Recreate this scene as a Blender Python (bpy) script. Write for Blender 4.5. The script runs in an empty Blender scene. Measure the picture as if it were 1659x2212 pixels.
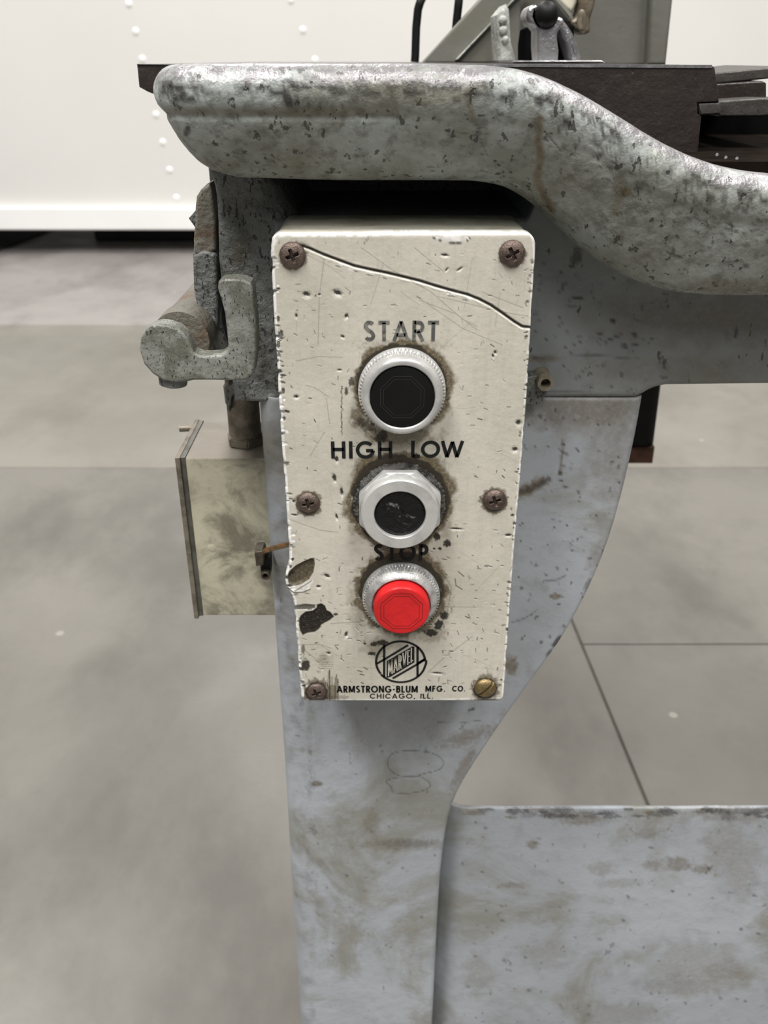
import bpy, bmesh, math, random
import numpy as np
from mathutils import Vector, Matrix

# ------------------------------------------------------------------ camera
SC = bpy.context.scene
W_PX, H_PX, F_PX = 1659.0, 2212.0, 1879.0
TH = math.radians(27.5)
CH = 0.97
cam_d = bpy.data.cameras.new('camera')
cam = bpy.data.objects.new('camera', cam_d)
SC.collection.objects.link(cam)
cam.location = (0, 0, CH)
cam.rotation_euler = (math.radians(90) - TH, 0, 0)
cam_d.sensor_fit = 'VERTICAL'
cam_d.sensor_height = 36.0
cam_d.lens = 36.0 * F_PX / H_PX
cam_d.clip_start = 0.02
cam_d.clip_end = 100
cam_d.dof.use_dof = True
cam_d.dof.focus_distance = 0.455
cam_d.dof.aperture_fstop = cam_d.lens / 2.2
SC.camera = cam

# ------------------------------------------------------------------ light of the hall
SC.view_settings.view_transform = 'Standard'
SC.view_settings.look = 'None'
SC.view_settings.gamma = 1
SC.view_settings.use_curve_mapping = False
SC.view_settings.exposure = 0.46
wd = bpy.data.worlds.new('hall_ambience')
SC.world = wd
wd.use_nodes = True
wd.node_tree.nodes['Background'].inputs[0].default_value = (0.97, 0.98, 1.0, 1)
wd.node_tree.nodes['Background'].inputs[1].default_value = 0.13


def lamp(name, loc, sx, sy, power, col=(1, 0.98, 0.955), rz=0):
    d = bpy.data.lights.new(name, 'AREA')
    d.shape = 'RECTANGLE'
    d.size, d.size_y = sx, sy
    d.energy = power
    d.color = col
    o = bpy.data.objects.new(name, d)
    o.location = loc
    o.rotation_euler = (0, 0, rz)
    SC.collection.objects.link(o)
    return o


for (lx, ly, p) in ((-1.7, -1.35, 265), (1.9, -1.7, 210), (-2.4, 2.7, 138), (2.6, 2.7, 138), (0.2, -4.6, 118), (-1.0, 8.6, 160)):
    lamp('high_bay_lamp', (lx, ly, 5.6), 1.0, 2.8, p)

COL = SC.collection

# ------------------------------------------------------------------ pixel <-> world helpers
CO, SI = math.cos(TH), math.sin(TH)


def ray(px, py):
    dx = (px - W_PX / 2) / F_PX
    dy = (H_PX / 2 - py) / F_PX
    return dx, CO + dy * SI, -SI + dy * CO


def onY(px, py, Y):
    x, y, z = ray(px, py)
    t = Y / y
    return x * t, CH + z * t


def P(px, py, Y):
    x, z = onY(px, py, Y)
    return Vector((x, Y, z))


def onF(px, py, z0=0.0):
    x, y, z = ray(px, py)
    t = (z0 - CH) / z
    return x * t, y * t


def proj(V):
    x, y, z = V[..., 0], V[..., 1], V[..., 2] - CH
    d = y * CO - z * SI
    u = y * SI + z * CO
    return W_PX / 2 + F_PX * x / d, H_PX / 2 - F_PX * u / d


# ------------------------------------------------------------------ numpy noise
def vnoise(x, y, seed=0):
    xi, yi = np.floor(x).astype(np.int64), np.floor(y).astype(np.int64)
    fx, fy = x - xi, y - yi
    fx, fy = fx * fx * (3 - 2 * fx), fy * fy * (3 - 2 * fy)

    def h(a, b):
        n = (a * 374761393 + b * 668265263 + seed * 974711) & 0x7fffffff
        n = ((n ^ (n >> 13)) * 1274126177) & 0x7fffffff
        return ((n ^ (n >> 16)) & 0xffff) / 65535.0
    a = h(xi, yi) * (1 - fx) + h(xi + 1, yi) * fx
    b = h(xi, yi + 1) * (1 - fx) + h(xi + 1, yi + 1) * fx
    return a * (1 - fy) + b * fy


def fbm(x, y, seed=0, o=4):
    s, a, t = 0, 1.0, 0
    for k in range(o):
        s = s + a * vnoise(x * 2 ** k, y * 2 ** k, seed + k * 7)
        t += a
        a *= 0.5
    return s / t


def sstep(a, b, x):
    t = np.clip((x - a) / (b - a), 0, 1)
    return t * t * (3 - 2 * t)


class Wear:
    """stains, chips, scratches and dents of one surface; R dark, G brown, B bare metal and painted highlights, D depth"""

    def __init__(s, px, py):
        s.px, s.py = px, py
        s.c = np.zeros(px.shape + (3,))
        s.D = np.zeros(px.shape)

    def _put(s, idx, ch, m):
        if ch is not None:
            s.c[idx, ch] = np.maximum(s.c[idx, ch], m)

    def stroke(s, pts, w, ch, amp=1.0, soft=1.0, depth=0.0, lip=0.0):
        for (x0, y0), (x1, y1) in zip(pts[:-1], pts[1:]):
            g = w * 2.2 + soft + 2
            i = np.nonzero((s.px > min(x0, x1) - g) & (s.px < max(x0, x1) + g) & (s.py > min(y0, y1) - g) & (s.py < max(y0, y1) + g))[0]
            if not len(i):
                continue
            dx, dy = x1 - x0, y1 - y0
            L = dx * dx + dy * dy + 1e-9
            t = np.clip(((s.px[i] - x0) * dx + (s.py[i] - y0) * dy) / L, 0, 1)
            d = np.hypot(s.px[i] - x0 - t * dx, s.py[i] - y0 - t * dy)
            s._put(i, ch, amp * (1 - sstep(w / 2 - soft / 2, w / 2 + soft / 2, d)))
            if depth:
                s.D[i] = np.maximum(s.D[i], depth * np.clip(1 - d / (w * 0.6), 0, 1))
            if lip:
                s.D[i] -= lip * np.exp(-((d - w * 0.8) / (w * 0.25)) ** 2) * (s.D[i] <= 0)

    def blob(s, cx, cy, rx, ry, ch, amp=1.0, rough=0.5, soft=0.25, ang=0.0, seed=1, depth=0.0, sc=None):
        g = max(rx, ry) * (1.6 + rough)
        i = np.nonzero((np.abs(s.px - cx) < g) & (np.abs(s.py - cy) < g))[0]
        if not len(i):
            return
        ca, sa = math.cos(ang), math.sin(ang)
        ux, uy = s.px[i] - cx, s.py[i] - cy
        u, v = (ux * ca + uy * sa) / rx, (-ux * sa + uy * ca) / ry
        k = sc or 2.2 / min(rx, ry)
        n = fbm(s.px[i] * k + seed * 13.1, s.py[i] * k + seed * 3.7, seed, 3)
        d = np.hypot(u, v) + (n - 0.5) * 2 * rough
        m = 1 - sstep(1 - soft, 1 + soft, d)
        s._put(i, ch, amp * m)
        if depth:
            s.D[i] = np.maximum(s.D[i], depth * m)

    def poly(s, pts, ch, amp=1.0, depth=0.0, soft=1.5):
        p = np.array(pts, float)
        i = np.nonzero((s.px > p[:, 0].min() - 4) & (s.px < p[:, 0].max() + 4) & (s.py > p[:, 1].min() - 4) & (s.py < p[:, 1].max() + 4))[0]
        if not len(i):
            return
        x, y = s.px[i], s.py[i]
        ins = np.zeros(len(i), bool)
        dm = np.full(len(i), 1e9)
        for (x0, y0), (x1, y1) in zip(p, np.roll(p, -1, 0)):
            c = ((y0 > y) != (y1 > y)) & (x < (x1 - x0) * (y - y0) / (y1 - y0 + 1e-12) + x0)
            ins ^= c
            L = (x1 - x0) ** 2 + (y1 - y0) ** 2 + 1e-9
            t = np.clip(((x - x0) * (x1 - x0) + (y - y0) * (y1 - y0)) / L, 0, 1)
            dm = np.minimum(dm, np.hypot(x - x0 - t * (x1 - x0), y - y0 - t * (y1 - y0)))
        sd = np.where(ins, dm, -dm)
        m = sstep(-soft / 2, soft / 2, sd)
        s._put(i, ch, amp * m)
        if depth:
            s.D[i] = np.maximum(s.D[i], depth * sstep(-1, 7, sd))

    def ring(s, cx, cy, r, w, ch, amp=1.0, seed=3, ky=0.94):
        i = np.nonzero((np.abs(s.px - cx) < r + 3 * w) & (np.abs(s.py - cy) < r + 3 * w))[0]
        ux, uy = s.px[i] - cx, (s.py[i] - cy) / ky
        d = np.hypot(ux, uy)
        a = np.arctan2(uy, ux)
        n = fbm(np.cos(a) * 4 + 9, np.sin(a) * 4 + 9, seed, 3) + 0.35 * (fbm(s.px[i] * .12, s.py[i] * .12, seed + 5, 3) - .5)
        ww = w * np.clip(0.15 + 1.7 * n, 0.1, 3)
        s._put(i, ch, amp * (1 - sstep(0.55, 1.1, np.maximum(d - r, 0) / ww)))


# ------------------------------------------------------------------ objects
def tag(o, label=None, cat=None, group=None, kind=None):
    if label: o['label'] = label
    if cat: o['category'] = cat
    if group: o['group'] = group
    if kind: o['kind'] = kind
    return o


def empty(name, loc, label, cat, group=None):
    o = bpy.data.objects.new(name, None)
    COL.objects.link(o)
    o.location = loc
    o.empty_display_size = 0.02
    return tag(o, label, cat, group)


def link(name, me, mat, parent=None, label=None):
    if isinstance(mat, (list, tuple)):
        for m in mat: me.materials.append(m)
    elif mat:
        me.materials.append(mat)
    o = bpy.data.objects.new(name, me)
    COL.objects.link(o)
    if parent:
        o.parent = parent
        M = Matrix.Identity(4)
        q = parent
        while q:
            M = Matrix.Translation(q.location) @ M
            q = q.parent
        o.location = -M.translation
    if label: o['label'] = label
    return o


def smooth(me, ang=None):
    me.polygons.foreach_set('use_smooth', [True] * len(me.polygons))
    if ang is not None:
        try: me.set_sharp_from_angle(angle=math.radians(ang))
        except Exception: pass


def pymesh(name, verts, faces, sm=True, ang=None):
    me = bpy.data.meshes.new(name)
    me.from_pydata(verts, [], faces)
    me.update()
    if sm: smooth(me, ang)
    return me


def grid_mesh(name, V, wrap_u=False, wrap_v=False, cap=False, wear=None, ang=None):
    nr, nc = V.shape[:2]
    idx = np.arange(nr * nc).reshape(nr, nc)
    A = idx if not wrap_v else np.vstack([idx, idx[:1]])
    if wrap_u: A = np.hstack([A, A[:, :1]])
    q = np.stack([A[:-1, :-1], A[1:, :-1], A[1:, 1:], A[:-1, 1:]], -1).reshape(-1, 4).tolist()
    if cap:
        loop = np.concatenate([idx[0, :], idx[1:, -1], idx[-1, -2::-1], idx[-2:0:-1, 0]]).tolist()
        q.append(loop)
    me = pymesh(name, V.reshape(-1, 3).tolist(), q, True, ang)
    if wear is not None:
        at = me.color_attributes.new('wear', 'FLOAT_COLOR', 'POINT')
        c = np.ones((nr * nc, 4), np.float32)
        c[:, :3] = wear
        at.data.foreach_set('color', c.ravel())
    return me


def edges_cos(r, n=7):
    return r * (1 - np.cos(np.linspace(0, math.pi / 2, n)))


def sheet(name, rows, y0, y1, r, step, mat, parent, swap=False, corner=(0, 0, 0, 0), paint=None, lump=0.0, lump_k=60, label=None, edgefn=None):
    """a thick casting face: rows (t, a, b) give its outline, r=(a-side, b-side, start, end) the rounding"""
    rows = sorted(rows, key=lambda q: -q[0])
    t = np.array([q[0] for q in rows])
    ra, rb, rs, re_ = r
    T0, T1 = t[0], t[-1]
    ts = np.concatenate([T0 - edges_cos(max(rs, corner[0], corner[1], 1e-4), 9),
                         np.linspace(T0 - max(rs, corner[0], corner[1], 1e-4), T1 + max(re_, corner[2], corner[3], 1e-4), max(3, int(abs(T0 - T1) / step)))[1:-1],
                         (T1 + edges_cos(max(re_, corner[2], corner[3], 1e-4), 9))[::-1]])
    a = np.interp(-ts, -t, [q[1] for q in rows])
    b = np.interp(-ts, -t, [q[2] for q in rows])

    def arc(c, d):
        return np.where(d < c, c - np.sqrt(np.maximum(c * c - (c - d) ** 2, 0)), 0) if c > 0 else 0 * d
    a = a + arc(corner[0], T0 - ts) + arc(corner[2], ts - T1)
    b = b - arc(corner[1], T0 - ts) - arc(corner[3], ts - T1)
    if edgefn: a, b = edgefn(ts, a, b)
    ea, eb = edges_cos(max(ra, 1e-4)), edges_cos(max(rb, 1e-4))
    n = max(4, int((b - a).max() / step))
    s = np.linspace(0, 1, n)[1:-1]
    lo, hi = a + max(ra, 1e-4), b - max(rb, 1e-4)
    X = np.hstack([a[:, None] + ea[None], lo[:, None] + (hi - lo)[:, None] * s[None], (b[:, None] - eb[None])[:, ::-1]])
    Tm = np.repeat(ts[:, None], X.shape[1], 1)

    def fr(d, rr):
        return np.clip((rr - d) / rr, 0, 1) if rr > 0 else 0 * d
    A = np.maximum(fr(X - a[:, None], ra), fr(b[:, None] - X, rb))
    B = np.maximum(fr(T0 - Tm, rs), fr(Tm - T1, re_))
    rx = np.where(X - a[:, None] < b[:, None] - X, ra, rb)
    rt = np.where(T0 - Tm < Tm - T1, rs, re_)
    Y = y0 + np.maximum(rx * (1 - np.sqrt(np.maximum(1 - A * A, 0))), rt * (1 - np.sqrt(np.maximum(1 - B * B, 0))))
    V = np.stack([X, Y, Tm] if not swap else [Tm, Y, X], -1)
    wear = None
    if lump:
        V[..., 1] += lump * (fbm(V[..., 0] * lump_k + 50, V[..., 2] * lump_k + 50, 5, 4) - 0.5) * 2
    if paint:
        px, py = proj(V)
        w = Wear(px.ravel(), py.ravel())
        paint(w)
        V[..., 1] += w.D.reshape(px.shape)
        wear = w.c
    # skirt going back
    R = np.pad(V, ((1, 1), (1, 1), (0, 0)), mode='edge')
    R[0, :, 1] = R[-1, :, 1] = y1
    R[:, 0, 1] = R[:, -1, 1] = y1
    if wear is not None:
        wc = np.pad(w.c.reshape(V.shape), ((1, 1), (1, 1), (0, 0)), mode='edge').reshape(-1, 3)
    else:
        wc = None
    me = grid_mesh(name, R, cap=True, wear=wc, ang=50)
    bm = bmesh.new()
    bm.from_mesh(me)
    bmesh.ops.recalc_face_normals(bm, faces=bm.faces)
    bm.to_mesh(me)
    bm.free()
    return link(name, me, mat, parent, label)


def bm_obj(name, bm, mat, parent=None, ang=40, label=None):
    bmesh.ops.recalc_face_normals(bm, faces=bm.faces)
    me = bpy.data.meshes.new(name)
    bm.to_mesh(me)
    bm.free()
    smooth(me, ang)
    o = link(name, me, mat, parent, label)
    wn = o.modifiers.new('weighted', 'WEIGHTED_NORMAL')
    wn.keep_sharp = True
    wn.weight = 90
    return o


def add_box(bm, lo, hi, bev=0.0, seg=2):
    g = bmesh.ops.create_cube(bm, size=1)
    for v in g['verts']:
        v.co = Vector([lo[i] + (v.co[i] + 0.5) * (hi[i] - lo[i]) for i in range(3)])
    if bev:
        es = list({e for v in g['verts'] for e in v.link_edges})
        bmesh.ops.bevel(bm, geom=es, offset=bev, segments=seg, affect='EDGES', profile=0.5)


def box(name, lo, hi, mat, parent=None, bev=0.0, seg=2, label=None):
    bm = bmesh.new()
    add_box(bm, lo, hi, bev, seg)
    return bm_obj(name, bm, mat, parent, label=label)


def add_prism(bm, pts3, back, bev=0.0, seg=3):
    """polygon pts3 extruded by vector back; front rim bevelled"""
    vs = [bm.verts.new(p) for p in pts3]
    f = bm.faces.new(vs)
    ex = bmesh.ops.extrude_face_region(bm, geom=[f])
    nv = [g for g in ex['geom'] if isinstance(g, bmesh.types.BMVert)]
    for v in nv: v.co += Vector(back)
    fr_edges = [e for e in bm.edges if e.verts[0] in vs and e.verts[1] in vs and len(e.link_faces) <= 2]
    if bev:
        bmesh.ops.recalc_face_normals(bm, faces=bm.faces)
        bmesh.ops.bevel(bm, geom=fr_edges, offset=bev, segments=seg, affect='EDGES', profile=0.5)


def smooth_poly(pts, k=4):
    """closed Catmull-Rom through pts"""
    out = []
    n = len(pts)
    for i in range(n):
        p0, p1, p2, p3 = (np.array(pts[(i + j) % n], float) for j in (-1, 0, 1, 2))
        for t in np.linspace(0, 1, k, endpoint=False):
            out.append(tuple(0.5 * (2 * p1 + (p2 - p0) * t + (2 * p0 - 5 * p1 + 4 * p2 - p3) * t * t + (3 * p1 - p0 - 3 * p2 + p3) * t ** 3)))
    return out


def prism(name, px_pts, Y, depth, mat, parent=None, bev=0.0, sm=0, label=None, seg=3):
    pts = smooth_poly(px_pts, sm) if sm else px_pts
    bm = bmesh.new()
    add_prism(bm, [P(x, y, Y) for x, y in pts], (0, depth, 0), bev, seg)
    return bm_obj(name, bm, mat, parent, label=label)


def tube(name, pts, r, mat, parent=None, seg=14, label=None, cap=True):
    pts = [Vector(p) for p in pts]
    rs = r if isinstance(r, (list, tuple)) else [r] * len(pts)
    verts, faces = [], []
    prev = None
    for i, p in enumerate(pts):
        d = (pts[min(i + 1, len(pts) - 1)] - pts[max(i - 1, 0)]).normalized()
        if prev is None:
            u = d.orthogonal().normalized()
        else:
            u = (prev - d * prev.dot(d)).normalized()
        prev = u
        v = d.cross(u)
        for k in range(seg):
            a = 2 * math.pi * k / seg
            verts.append(p + (u * math.cos(a) + v * math.sin(a)) * rs[i])
    for i in range(len(pts) - 1):
        for k in range(seg):
            a, b = i * seg + k, i * seg + (k + 1) % seg
            faces.append((a, b, b + seg, a + seg))
    if cap:
        faces.append(tuple(range(seg))[::-1])
        faces.append(tuple((len(pts) - 1) * seg + k for k in range(seg)))
    me = pymesh(name, verts, faces, True, 40)
    return link(name, me, mat, parent, label)


def lathe(name, c, prof, mat, parent=None, seg=96, mod=None, axis='-Y', label=None, ang=35, wear=None):
    """prof: (radius, height) along the axis, centre c"""
    V = np.zeros((len(prof), seg, 3))
    a = np.linspace(0, 2 * math.pi, seg, endpoint=False)
    for i, q in enumerate(prof):
        r = np.full(seg, q[0])
        if mod: r = mod(i, a, r)
        u, v = r * np.cos(a), r * np.sin(a)
        if axis == '-Y':
            V[i] = np.stack([c[0] + u, np.full(seg, c[1] - q[1]), c[2] + v], -1)
        elif axis == 'Z':
            V[i] = np.stack([c[0] + u, c[1] + v, np.full(seg, c[2] + q[1])], -1)
    idx = np.arange(len(prof) * seg).reshape(len(prof), seg)
    A = np.hstack([idx, idx[:, :1]])
    q = np.stack([A[:-1, :-1], A[:-1, 1:], A[1:, 1:], A[1:, :-1]], -1).reshape(-1, 4).tolist()
    q.append(idx[-1].tolist())
    q.append(idx[0, ::-1].tolist())
    me = pymesh(name, V.reshape(-1, 3).tolist(), q, True, ang)
    bm = bmesh.new(); bm.from_mesh(me)
    bmesh.ops.recalc_face_normals(bm, faces=bm.faces)
    bm.to_mesh(me); bm.free()
    return link(name, me, mat, parent, label)


# ------------------------------------------------------------------ materials
def nodes(name):
    m = bpy.data.materials.new(name)
    m.use_nodes = True
    nt = m.node_tree
    return m, nt, nt.nodes['Principled BSDF']


def N(nt, t, **kw):
    n = nt.nodes.new(t)
    for k, v in kw.items():
        setattr(n, k, v)
    return n


def noise(nt, vec, scale, detail=5, rough=0.55, dist=0.0):
    n = N(nt, 'ShaderNodeTexNoise')
    n.inputs['Scale'].default_value = scale
    n.inputs['Detail'].default_value = detail
    n.inputs['Roughness'].default_value = rough
    n.inputs['Distortion'].default_value = dist
    nt.links.new(vec, n.inputs['Vector'])
    return n.outputs['Fac']


def ramp(nt, fac, a, b, va=0.0, vb=1.0):
    n = N(nt, 'ShaderNodeMapRange', interpolation_type='SMOOTHSTEP')
    n.inputs[1].default_value, n.inputs[2].default_value = a, b
    n.inputs[3].default_value, n.inputs[4].default_value = va, vb
    nt.links.new(fac, n.inputs[0])
    return n.outputs[0]


def mixc(nt, fac, a, b):
    n = N(nt, 'ShaderNodeMix', data_type='RGBA')
    for s, v in ((n.inputs[6], a), (n.inputs[7], b)):
        if isinstance(v, tuple): s.default_value = v + (1,) if len(v) == 3 else v
        else: nt.links.new(v, s)
    if isinstance(fac, float): n.inputs[0].default_value = fac
    else: nt.links.new(fac, n.inputs[0])
    return n.outputs[2]


def mixf(nt, fac, a, b):
    n = N(nt, 'ShaderNodeMix', data_type='FLOAT')
    for s, v in ((n.inputs[2], a), (n.inputs[3], b)):
        if isinstance(v, float): s.default_value = v
        else: nt.links.new(v, s)
    nt.links.new(fac, n.inputs[0])
    return n.outputs[0]


def mathn(nt, op, a, b):
    n = N(nt, 'ShaderNodeMath', operation=op)
    for s, v in ((n.inputs[0], a), (n.inputs[1], b)):
        if isinstance(v, (int, float)): s.default_value = v
        else: nt.links.new(v, s)
    return n.outputs[0]


def coords(nt, scale=(1, 1, 1), rot=(0, 0, 0)):
    g = N(nt, 'ShaderNodeNewGeometry')
    mp = N(nt, 'ShaderNodeMapping')
    mp.inputs['Scale'].default_value = scale
    mp.inputs['Rotation'].default_value = rot
    nt.links.new(g.outputs['Position'], mp.inputs['Vector'])
    return mp.outputs['Vector']


def bump(nt, bsdf, hs, dist=0.001, strength=1.0):
    b = N(nt, 'ShaderNodeBump')
    b.inputs['Distance'].default_value = dist
    b.inputs['Strength'].default_value = strength
    nt.links.new(hs, b.inputs['Height'])
    nt.links.new(b.outputs['Normal'], bsdf.inputs['Normal'])


def wearnode(nt):
    a = N(nt, 'ShaderNodeAttribute', attribute_name='wear')
    s = N(nt, 'ShaderNodeSeparateColor')
    nt.links.new(a.outputs['Color'], s.inputs[0])
    return s.outputs[0], s.outputs[1], s.outputs[2]


def plain(name, col, rough=0.5, metal=0.0, var=0.0, scale=40, bmp=0.0, col2=None, spec=0.4):
    m, nt, b = nodes(name)
    b.inputs['Roughness'].default_value = rough
    b.inputs['Metallic'].default_value = metal
    b.inputs['Specular IOR Level'].default_value = spec
    v = coords(nt)
    f = noise(nt, v, scale, 5)
    c2 = col2 or tuple(c * (1 - var) for c in col)
    out = mixc(nt, ramp(nt, f, 0.38, 0.66), col, c2)
    nt.links.new(out, b.inputs['Base Color'])
    if bmp:
        bump(nt, b, noise(nt, v, scale * 6, 4), bmp)
    return m


def cast(name, base, stain=(0.135, 0.125, 0.085), stain_amt=0.55, dark_amt=0.8, rough=0.5, big=14.0, bump_d=0.0012, chip=0.64, lo=0.46, light=None, spec=0.4, fine=0.16, smudge=(0.52, 0.7, 0.45)):
    """old machine enamel over cast iron: oil stains, chips, rubbed patches"""
    m, nt, b = nodes(name)
    b.inputs['Specular IOR Level'].default_value = spec
    v = coords(nt)
    vs = coords(nt, (1, 1, 0.45), (0, 0.5, 0))
    base2 = light or tuple(min(1, c * 1.18) for c in base)
    c = mixc(nt, ramp(nt, noise(nt, v, big * 0.6, 5, 0.6), 0.4, 0.62), base, base2)
    st = ramp(nt, noise(nt, v, big, 8, 0.66, 0.6), lo, lo + 0.2, 0.0, stain_amt)
    c = mixc(nt, st, c, stain)
    sm = ramp(nt, noise(nt, v, big * 7, 6, 0.7), smudge[0], smudge[1], 0.0, smudge[2] * dark_amt)
    c = mixc(nt, sm, c, (0.07, 0.068, 0.055))
    ch = ramp(nt, noise(nt, vs, big * 14, 3, 0.55), chip, chip + 0.05, 0.0, dark_amt)
    c = mixc(nt, ch, c, (0.025, 0.024, 0.022))
    R, G, B = wearnode(nt)
    brk = noise(nt, v, 330, 4, 0.65)
    Gm = mathn(nt, 'MULTIPLY', G, ramp(nt, brk, 0.25, 0.6, 0.55, 1.0))
    c = mixc(nt, Gm, c, (0.12, 0.088, 0.045))
    Rm = mathn(nt, 'MULTIPLY', R, ramp(nt, brk, 0.3, 0.55, 0.75, 1.0))
    c = mixc(nt, Rm, c, (0.03, 0.026, 0.024))
    wv = coords(nt, (0.5, 1, 1.4))
    bk = ramp(nt, noise(nt, wv, 120, 6, 0.72), 0.32, 0.56)
    Bm = mathn(nt, 'MULTIPLY', B, bk)
    c = mixc(nt, Bm, c, (0.25, 0.237, 0.245))
    nt.links.new(c, b.inputs['Base Color'])
    nt.links.new(mixf(nt, Bm, mixf(nt, st, float(rough), float(rough - 0.08)), 0.34), b.inputs['Roughness'])
    nt.links.new(mathn(nt, 'MULTIPLY', Bm, 0.45), b.inputs['Metallic'])
    h = mathn(nt, 'ADD', mathn(nt, 'MULTIPLY', noise(nt, v, 70, 5, 0.6), 1.0), mathn(nt, 'MULTIPLY', noise(nt, v, 420, 3, 0.6), fine))
    h = mathn(nt, 'SUBTRACT', h, mathn(nt, 'MULTIPLY', ch, 0.25))
    bump(nt, b, h, bump_d)
    return m


M = {}
M['tray'] = cast('worn_green_grey_enamel', (0.335, 0.362, 0.345), stain=(0.155, 0.153, 0.115), stain_amt=0.7, dark_amt=0.8, rough=0.42, big=17, bump_d=0.0024, chip=0.625, lo=0.42, fine=0.06, smudge=(0.47, 0.66, 0.7))
M['saddle'] = cast('oily_grey_enamel', (0.20, 0.215, 0.22), stain_amt=0.5, dark_amt=0.8, rough=0.45, big=13, bump_d=0.0008, chip=0.66, lo=0.48)
M['column'] = cast('blue_grey_enamel', (0.325, 0.345, 0.372), stain=(0.20, 0.192, 0.15), stain_amt=0.75, dark_amt=0.35, rough=0.5, big=10, bump_d=0.0006, chip=0.70, lo=0.47)
M['lever'] = cast('grey_lever_enamel', (0.195, 0.20, 0.18), stain=(0.10, 0.098, 0.075), stain_amt=0.8, dark_amt=1.0, rough=0.40, big=70, bump_d=0.0018, chip=0.62, lo=0.40)
M['rough'] = cast('rough_grimy_casting', (0.15, 0.155, 0.15), stain=(0.07, 0.072, 0.055), stain_amt=0.7, dark_amt=0.8, rough=0.5, big=34, bump_d=0.0045, chip=0.60)
M['rust'] = cast('rusty_cast_iron', (0.15, 0.14, 0.115), stain=(0.13, 0.075, 0.04), stain_amt=0.8, dark_amt=0.6, rough=0.6, big=40, bump_d=0.003, chip=0.66)
M['frame'] = cast('frame_grey_enamel', (0.132, 0.13, 0.112), stain_amt=0.35, dark_amt=0.25, rough=0.5, big=12, bump_d=0.0004, chip=0.72)
M['table'] = cast('dark_oily_iron', (0.028, 0.0215, 0.019), stain=(0.022, 0.017, 0.014), stain_amt=0.6, dark_amt=0.5, rough=0.4, big=30, bump_d=0.0014, chip=0.66, spec=0.3)
M['table2'] = cast('grey_oily_iron', (0.055, 0.051, 0.046), stain=(0.03, 0.025, 0.022), stain_amt=0.6, dark_amt=0.5, rough=0.4, big=30, bump_d=0.0014, chip=0.66, spec=0.3)
M['void'] = plain('void_black', (0.006, 0.006, 0.006), 0.9, 0, 0.3, spec=0.0)  # near-black, paints in the darkness of open slots and recesses
M['sludge'] = plain('oily_brown_sludge', (0.011, 0.008, 0.006), 0.9, 0, 0.5, 60, spec=0.02)
M['rod'] = plain('black_rod_paint', (0.008, 0.008, 0.008), 0.5, 0, 0.3, spec=0.2)
M['steel'] = plain('worn_bright_steel', (0.50, 0.49, 0.50), 0.32, 0.85, 0.45, 60, 0.0006)
M['alum'] = plain('satin_aluminium', (0.55, 0.545, 0.53), 0.30, 0.35, 0.22, 90, 0.0001)
M['alum_dirty'] = plain('grimy_knurled_aluminium', (0.50, 0.495, 0.48), 0.34, 0.45, 0.45, 160, 0.0002)
M['washer'] = plain('grimy_dark_washer', (0.16, 0.155, 0.145), 0.38, 0.7, 0.75, 260, 0.0012)
M['black'] = plain('black_plastic', (0.006, 0.006, 0.006), 0.42, 0, 0.2, 60, spec=0.2)
M['gloss'] = plain('glossy_black_plastic', (0.005, 0.005, 0.005), 0.22, 0, 0.2, 120, 0.0006, spec=0.35)
M['black_line'] = plain('worn_black_edge', (0.03, 0.03, 0.03), 0.45, spec=0.3)
M['red'] = plain('red_plastic', (0.60, 0.018, 0.020), 0.4, 0, 0.22, 60, 0.0002, spec=0.25)
M['red_line'] = plain('dirty_red_groove', (0.10, 0.012, 0.012), 0.5)
M['screw'] = plain('brown_tarnished_steel', (0.17, 0.128, 0.108), 0.36, 0.75, 0.4, 300, 0.0004)
M['brass'] = plain('tarnished_brass', (0.30, 0.225, 0.11), 0.34, 0.8, 0.35, 300, 0.0003)
M['ink'] = plain('black_letter_enamel', (0.014, 0.015, 0.014), 0.6, 0, 0.4, 200, spec=0.2)
M['ink_worn'] = plain('worn_letter_enamel', (0.075, 0.075, 0.07), 0.45, 0, 0.5, 300, col2=(0.19, 0.185, 0.165))
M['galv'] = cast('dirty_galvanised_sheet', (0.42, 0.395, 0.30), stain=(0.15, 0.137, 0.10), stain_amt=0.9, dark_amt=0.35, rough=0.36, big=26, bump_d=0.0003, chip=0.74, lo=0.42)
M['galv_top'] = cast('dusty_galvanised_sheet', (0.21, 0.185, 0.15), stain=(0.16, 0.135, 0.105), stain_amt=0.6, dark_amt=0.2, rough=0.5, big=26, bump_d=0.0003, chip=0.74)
M['galv_edge'] = plain('dark_sheet_edge', (0.13, 0.125, 0.105), 0.45, 0.4, 0.4, 90)
M['zinc'] = plain('dull_zinc_fitting', (0.25, 0.22, 0.175), 0.42, 0.5, 0.4, 120, 0.0005)
M['copper'] = plain('copper_oil_line', (0.42, 0.20, 0.09), 0.35, 0.8, 0.4, 200, col2=(0.12, 0.14, 0.09))
M['fit'] = plain('brown_fitting', (0.10, 0.085, 0.065), 0.45, 0.5, 0.4, 200, 0.0004)
M['tan'] = plain('tan_stub', (0.24, 0.21, 0.15), 0.45, 0.2, 0.4, 200)
M['redrust'] = plain('red_rust_foot', (0.15, 0.065, 0.04), 0.6, 0, 0.4, 90)
M['white_cast'] = plain('pale_cream_paint', (0.72, 0.68, 0.55), 0.35, 0, 0.15, 30)
M['handle'] = plain('brown_bronze_lever', (0.20, 0.165, 0.12), 0.35, 0.4, 0.45, 60, 0.0006)
M['pale'] = cast('pale_worn_bracket_and_highlight', (0.36, 0.37, 0.34), stain_amt=0.4, dark_amt=0.4, rough=0.5, big=50, bump_d=0.003)
M['wall_white'] = plain('white_trailer_sheet', (0.76, 0.75, 0.715), 0.42, 0, 0.03, 1.2, 0.0)
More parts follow.
